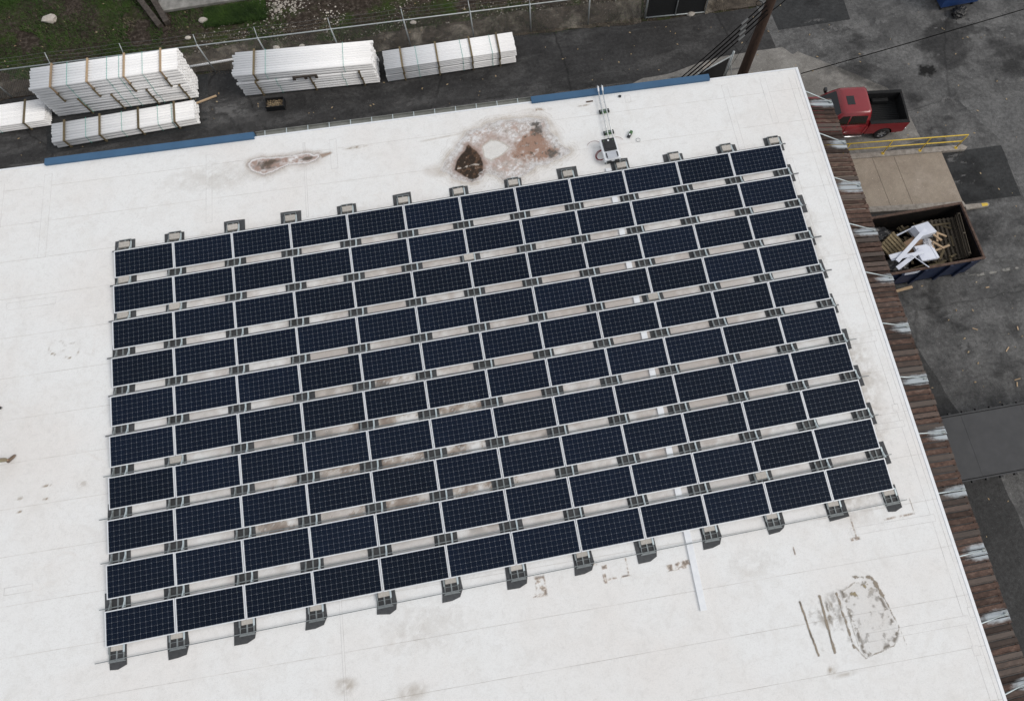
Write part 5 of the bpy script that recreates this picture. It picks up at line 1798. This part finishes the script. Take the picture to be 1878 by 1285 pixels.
def pickup():
    t = thing('pickup_truck', 'red crew cab pickup truck with black bed liner parked by the yellow rail', 'pickup truck', (29.92, 16.50, GZ), R(-7.0))
    # local: front at -x, rear at +x

    def ring(x, hwid, zb, zt, topw=.90, crown=.02):
        tw = hwid * topw
        return [(x, -hwid * .96, zb), (x, -hwid, zb + .22), (x, -hwid, zt - .16), (x, -tw, zt - .02), (x, -tw * .6, zt + crown * .7), (x, 0, zt + crown),
                (x, tw * .6, zt + crown * .7), (x, tw, zt - .02), (x, hwid, zt - .16), (x, hwid, zb + .22), (x, hwid * .96, zb)]
    st_ = [ring(-2.58, .62, .48, .80), ring(-2.50, .76, .40, .90), ring(-2.30, .84, .36, .96), ring(-1.9, .875, .34, 1.02), ring(-1.2, .885, .34, 1.08), ring(-.6, .885, .34, 1.10), ring(.70, .885, .34, 1.10)]
    loft(st_, M['red_paint'], 'body', t)
    # cab: pillars and roof
    def cabring(x0, x1, hw_, z):
        r_ = .10
        return [(x0, -hw_ + r_, z), (x0 + r_, -hw_, z), (x1 - r_, -hw_, z), (x1, -hw_ + r_, z), (x1, hw_ - r_, z), (x1 - r_, hw_, z), (x0 + r_, hw_, z), (x0, hw_ - r_, z)]
    cab = loft([cabring(-1.28, .72, .845, 1.06), cabring(-1.02, .67, .79, 1.36), cabring(-.72, .60, .70, 1.66), cabring(-.66, .57, .665, 1.712), cabring(-.48, .47, .56, 1.735)], M['red_paint'], 'cab', t)
    MB().box(-.44, -.26, 1.7365, -.10, .20, 1.745).build('sunroof', M['glass_dark'], cab, bevel=.003)
    # windows: quads set proud of the cab sides
    def quad(name, p, off, m=M['glass_dark'], par=cab):
        p = [Vector(q) for q in p]
        nrm = (p[1] - p[0]).cross(p[3] - p[0]).normalized() * off
        mb = MB()
        mb.add([q + nrm for q in p] + [q - nrm * .5 for q in p], [(0, 1, 2, 3), (7, 6, 5, 4), (0, 4, 5, 1), (1, 5, 6, 2), (2, 6, 7, 3), (3, 7, 4, 0)])
        return mb.build(name, m, par)
    for s in (-1, 1):
        def P(x, z):
            h_ = .845 - .055 * (z - 1.06) / .30 if z < 1.36 else .79 - .09 * (z - 1.36) / .30
            return (x, s * (h_ + .012), z)
        a = [P(-.28, 1.14), P(.50, 1.14), P(.46, 1.55), P(-.26, 1.56)]
        b_ = [P(-1.02, 1.14), P(-.36, 1.14), P(-.34, 1.56), P(-.66, 1.56)]
        for q in (a, b_):
            quad('side_window', q if s < 0 else q[::-1], .008)
        # door shut lines and handle
        for x in (-.32, .58):
            MB().bar((x, s * .8865, .48), (x, s * .8865, 1.08), .012, .006, (0, 1, 0)).build('door_seam', M['cable'], t)
        MB().bar((.32, s * .897, .97), (.50, s * .897, .97), .03, .03).build('door_handle', M['red_paint'], t, bevel=.006)
        MB().bar((-.52, s * .897, .97), (-.36, s * .897, .97), .03, .03).build('door_handle', M['red_paint'], t, bevel=.006)
        MB().tube([(-1.05, s * .95, .36), (.62, s * .95, .36)], .045, 10).build('side_step', M['chrome'], t, True)
        mir = MB().box(-1.06, s * 1.00 - .10, 1.10, -.94, s * 1.00 + .10, 1.28).build('door_mirror', M['black_plastic'], t, bevel=.025)
        quad('headlamp', [(-2.40, s * .82, .78), (-2.57, s * .50, .78), (-2.545, s * .48, .90), (-2.36, s * .79, .90)] if s < 0 else [(-2.57, s * .50, .78), (-2.40, s * .82, .78), (-2.36, s * .79, .90), (-2.545, s * .48, .90)], .012, M['lamp_clear'], t)
    quad('windscreen', [(-1.235, .70, 1.14), (-1.235, -.70, 1.14), (-.76, -.58, 1.63), (-.76, .58, 1.63)], .012)
    quad('rear_window', [(.705, -.62, 1.16), (.705, .62, 1.16), (.615, .54, 1.58), (.615, -.54, 1.58)], .012)
    for y in (-.5, .5):
        MB().box(-2.0, y - .02, 1.045, -1.35, y + .02, 1.065 + .02).build('hood_crease', M['red_paint'], t, bevel=.008)
    MB().box(-2.66, -.74, .36, -2.50, .74, .56).build('front_bumper', M['red_paint'], t, bevel=.04)
    MB().box(-2.63, -.40, .60, -2.585, .40, .76).build('grille', M['black_plastic'], t, bevel=.01)
    # bed
    X0, X1 = .735, 2.52
    for s in (-1, 1):
        y0, y1 = s * .70, s * .885
        lo, hi = min(y0, y1), max(y0, y1)
        # side with a wheel arch, drawn as a profile and given thickness
        prof = [(X0, .42)]
        wx, wr = 1.60, .42
        prof += [(wx - wr, .42)] + [(wx - wr * math.cos(R(a_)), .36 + wr * math.sin(R(a_))) for a_ in range(12, 170, 12)] + [(wx + wr, .42), (X1 - .02, .48), (X1, 1.12), (X0, 1.12)]
        n = len(prof)
        ya, yb_ = (s * .885, s * .75)
        vs = [(x, ya, z) for x, z in prof] + [(x, yb_, z) for x, z in prof]
        fs = [tuple(range(n)), tuple(reversed(range(n, 2 * n)))] + [(i, (i + 1) % n, n + (i + 1) % n, n + i) for i in range(n)]
        mb = MB()
        mb.add(vs, fs)
        bm = bmesh.new()
        me = mb.mesh('bed_side', M['red_paint'])
        bm.from_mesh(me)
        bmesh.ops.recalc_face_normals(bm, faces=bm.faces)
        bm.to_mesh(me)
        bm.free()
        bsd = link('bed_side', me, t)
        MB().box(X0, min(s * .888, s * .745), 1.12, X1 + .01, max(s * .888, s * .745), 1.145).build('bed_rail', M['liner'], t, bevel=.01)
        MB().box(X0 + .01, min(s * .747, s * .725), .62, X1 - .03, max(s * .747, s * .725), 1.135).build('liner_wall', M['liner'], t)
        MB().box(1.22, min(s * .714, s * .52), .62, 2.0, max(s * .714, s * .52), .86).build('wheel_housing', M['liner'], t, bevel=.05)
        MB().box(X1 - .005, s * .80 - .07, .78, X1 + .02, s * .80 + .07, 1.08).build('tail_lamp', M['tail_red'], t, bevel=.01)
    MB().box(X0, -.74, .54, X1 - .02, .74, .60).build('bed_floor', M['liner'], t)
    y = -.66
    while y < .68:
        MB().box(X0 + .02, y, .601, X1 - .06, y + .045, .618).build('floor_rib', M['liner'], t)
        y += .10
    MB().box(X0 + .001, -.713, .60, X0 + .06, .713, 1.13).build('bed_front', M['liner'], t)
    tg = MB().box(X1 - .065, -.72, .56, X1 - .006, .72, 1.135).build('tailgate', M['red_paint'], t, bevel=.012)
    MB().box(X1 - .085, -.70, .60, X1 - .0655, .70, 1.13).build('gate_liner', M['liner'], tg)
    MB().box(X1 - .085, -.72, 1.1355, X1 + .004, .72, 1.152).build('gate_cap', M['liner'], tg)
    MB().box(X1 - .0055, -.18, .90, X1 + .02, .18, 1.0).build('gate_handle', M['black_plastic'], tg, bevel=.01)
    MB().box(X1, -.80, .40, X1 + .16, .80, .56).build('rear_bumper', M['chrome'], t, bevel=.03)
    # loose cable and bracket at the front corner of the bed
    b_ = MB()
    b_.tube([(.85, -.60, .66), (.98, -.45, .80), (1.06, -.38, .72), (1.0, -.30, .66), (.9, -.35, .70)], .012, 6)
    b_.build('tie_strap', M['cable'], t, True)
    MB().bar((.82, -.66, 1.0), (1.1, -.60, .66), .03, .02).build('tie_bracket', M['galv_pale'], t)
    for x in (-1.62, 1.60):
        for s in (-1, 1):
            vs, fs = [], []
            n = 28
            rr = [(.20, -.11), (.30, -.115), (.345, -.085), (.355, 0), (.345, .085), (.30, .115), (.20, .11)]
            for k in range(n):
                a_ = 2 * math.pi * k / n
                for r_, q in rr:
                    vs.append((x + r_ * math.cos(a_), s * .79 + q, .355 + r_ * math.sin(a_)))
            m_ = len(rr)
            for k in range(n):
                for j in range(m_ - 1):
                    fs.append((k * m_ + j, k * m_ + j + 1, ((k + 1) % n) * m_ + j + 1, ((k + 1) % n) * m_ + j))
            mb = MB()
            mb.add(vs, fs)
            wh = mb.build('wheel', M['tyre'], t, True)
            yo = s * .895
            rim = MB()
            rim.tube([(x, yo - s * .06, .355), (x, yo - s * .02, .355)], .075, 14)
            for k in range(6):
                a_ = 2 * math.pi * k / 6
                rim.bar((x + .06 * math.cos(a_), yo - s * .03, .355 + .06 * math.sin(a_)), (x + .22 * math.cos(a_), yo - s * .03, .355 + .22 * math.sin(a_)), .07, .03, (0, 1, 0))
            for k in range(20):
                a0, a1 = 2 * math.pi * k / 20, 2 * math.pi * (k + 1) / 20
                rim.bar((x + .215 * math.cos(a0), yo - s * .02, .355 + .215 * math.sin(a0)), (x + .215 * math.cos(a1), yo - s * .02, .355 + .215 * math.sin(a1)), .03, .04, (0, 1, 0))
            rim.build('rim', M['rim'], wh)
            MB().tube([(x, s * .79 - s * .02, .355), (x, s * .79 + s * .02, .355)], .205, 20).build('brake_disc', M['deck_steel'], wh)
    # dark wheel wells under the body
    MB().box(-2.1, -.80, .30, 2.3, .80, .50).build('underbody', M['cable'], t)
    return t


pickup()

# ================================================================== PEOPLE at the left edge of the roof
def skin_mesh(name, verts, edges, radii, m, parent, root=0, sub=2):
    me = bpy.data.meshes.new(name)
    me.from_pydata([tuple(v_) for v_ in verts], edges, [])
    o_ = bpy.data.objects.new(name, me)
    col.objects.link(o_)
    md = o_.modifiers.new('skin', 'SKIN')
    md.use_smooth_shade = True
    for i, sv in enumerate(me.skin_vertices[0].data):
        r_ = radii[i]
        sv.radius = r_ if isinstance(r_, tuple) else (r_, r_)
        sv.use_root = (i == root)
    sb = o_.modifiers.new('sub', 'SUBSURF')
    sb.levels = sb.render_levels = sub
    dg = bpy.context.evaluated_depsgraph_get()
    ev = o_.evaluated_get(dg)
    me2 = bpy.data.meshes.new_from_object(ev)
    bpy.data.objects.remove(o_)
    bpy.data.meshes.remove(me)
    me2.materials.clear()
    me2.materials.append(m)
    for p in me2.polygons:
        p.use_smooth = True
    return link(name, me2, parent)


def shoe(parent, foot, toe_dir, m):
    f_ = Vector(foot)
    d = Vector((toe_dir[0], toe_dir[1], 0)).normalized()
    sd_ = Vector((-d.y, d.x, 0))
    rings = []
    for u, hw_, zt in ((-.09, .030, .06), (-.075, .038, .10), (-.02, .042, .115), (.05, .044, .085), (.12, .050, .062), (.17, .044, .05), (.205, .022, .035)):
        c = f_ + d * u
        rings.append([tuple(c + sd_ * (-hw_) + Vector((0, 0, .022))), tuple(c + sd_ * (-hw_ * .95) + Vector((0, 0, zt * .6))), tuple(c + sd_ * (-hw_ * .5) + Vector((0, 0, zt))), tuple(c + sd_ * (hw_ * .5) + Vector((0, 0, zt))), tuple(c + sd_ * (hw_ * .95) + Vector((0, 0, zt * .6))), tuple(c + sd_ * hw_ + Vector((0, 0, .022)))])
    s_ = loft(rings, m, 'shoe', parent)
    rings = []
    for u, hw_ in ((-.095, .030), (-.07, .042), (.05, .048), (.12, .054), (.18, .046), (.215, .02)):
        c = f_ + d * u
        rings.append([tuple(c + sd_ * -hw_ + Vector((0, 0, .001))), tuple(c + sd_ * -hw_ + Vector((0, 0, .024))), tuple(c + sd_ * hw_ + Vector((0, 0, .024))), tuple(c + sd_ * hw_ + Vector((0, 0, .001)))])
    loft(rings, M['sole'], 'sole', s_, False)


def person(label, foot_f, foot_b, head_dir, shoe_m, trouser_m):
    ff, fb = Vector((*foot_f, .012)), Vector((*foot_b, .012))
    hd = Vector((*head_dir, 0)).normalized()
    sd_ = Vector((-hd.y, hd.x, 0))
    mid = (ff + fb) / 2
    t = thing('person', label, 'person', (mid.x, mid.y, .012))
    ff, fb = ff - Vector((mid.x, mid.y, .012)), fb - Vector((mid.x, mid.y, .012))
    Z = Vector((0, 0, 1))
    pel = Z * .93
    # which foot is on the left of the walking direction
    lf, rf = (ff, fb) if (ff - fb).dot(sd_) > 0 else (fb, ff)
    hipl, hipr = pel + sd_ * .09 - Z * .04, pel - sd_ * .09 - Z * .04

    def knee(h_, a_):
        return (h_ + a_ + Z * .08) / 2 + hd * .05
    al, ar = lf + Z * .085, rf + Z * .085
    V = [pel, pel + Z * .18, pel + Z * .36 - hd * .01, pel + Z * .50, pel + Z * .58, pel + Z * .66 + hd * .02, pel + Z * .77 + hd * .03,
         hipl, knee(hipl, al), al, hipr, knee(hipr, ar), ar]
    shl, shr = pel + Z * .48 + sd_ * .18, pel + Z * .48 - sd_ * .18
    ell, elr = shl - Z * .27 - hd * .06 + sd_ * .05, shr - Z * .26 + hd * .04 - sd_ * .05
    wrl, wrr = ell - Z * .20 + hd * .10, elr - Z * .18 + hd * .15
    V += [shl, ell, wrl, wrl - Z * .08 + hd * .03, shr, elr, wrr, wrr - Z * .07 + hd * .05]
    E_ = [(0, 1), (1, 2), (2, 3), (3, 4), (4, 5), (5, 6), (0, 7), (7, 8), (8, 9), (0, 10), (10, 11), (11, 12), (3, 13), (13, 14), (14, 15), (15, 16), (3, 17), (17, 18), (18, 19), (19, 20)]
    rad = [.13, .125, .14, .12, .055, .085, .095, .085, .055, .036, .085, .055, .036, .06, .042, .030, .035, .06, .042, .030, .035]
    body = skin_mesh('body', V, E_, rad, M['skin'], t)
    # fingers on each hand, rooted in the palm
    for w_, h_ in ((V[15], V[16]), (V[19], V[20])):
        d = (h_ - w_).normalized()
        for q in range(4):
            o_ = sd_ * (.024 * (q - 1.5))
            b0 = h_ + o_ * .9 + d * .01
            L_ = (.070, .080, .076, .060)[q]
            skin_mesh('finger', [b0, b0 + d * L_ * .5, b0 + d * L_ + hd * .015], [(0, 1), (1, 2)], [.0095, .009, .0075], M['skin'], body, sub=1)
        b0 = h_ - d * .03 + hd * .025
        skin_mesh('thumb', [b0, b0 + d * .03 + hd * .02, b0 + d * .06 + hd * .022], [(0, 1), (1, 2)], [.011, .010, .008], M['skin'], body, sub=1)
    head = V[6]
    for s in (-1, 1):
        MB().tube([head + sd_ * s * .032 + hd * .088 + Z * .0, head + sd_ * s * .032 + hd * .098], .010, 8).build('eye', M['shoe_black'], body)
        MB().tube([head + sd_ * s * .088 - Z * .03, head + sd_ * s * .10 + Z * .02], [.012, .02], 8).build('ear', M['skin'], body)
    MB().tube([head + hd * .088 + Z * .01, head + hd * .118 - Z * .03], [.008, .016], 8).build('nose', M['skin'], body, True)
    MB().bar(head + hd * .09 - Z * .065 - sd_ * .025, head + hd * .09 - Z * .065 + sd_ * .025, .012, .008).build('mouth', M['tail_red'], body)
    skin_mesh('hair', [head + Z * .045 - hd * .01, head + Z * .06 - hd * .045, head - hd * .05 - Z * .02], [(0, 1), (1, 2)], [.085, .08, .065], M['hair'], t)
    skin_mesh('trousers', [pel + Z * .07, pel, hipl, V[8], al + Z * .035, hipr, V[11], ar + Z * .035], [(0, 1), (1, 2), (2, 3), (3, 4), (1, 5), (5, 6), (6, 7)], [.145, .15, .105, .078, .068, .105, .078, .068], M[trouser_m], t, 1)
    skin_mesh('shirt', [pel + Z * .04, V[1], V[2], V[3], shl, shl.lerp(ell, .75), shr, shr.lerp(elr, .75)], [(0, 1), (1, 2), (2, 3), (3, 4), (4, 5), (3, 6), (6, 7)], [.155, .145, .16, .135, .078, .062, .078, .062], M['shirt'], t, 2)
    for a_ in (lf, rf):
        shoe(t, a_, hd, M[shoe_m])
    return t


person('person in khaki trousers and brown shoes walking off the left edge', (-3.05, 6.07), (-3.80, 5.75), (.75, .66), 'shoe_brown', 'khaki')
person('person in black shoes at the left edge, only a shoe showing', (-3.62, 7.86), (-4.15, 7.62), (1.0, -.1), 'shoe_black', 'khaki')
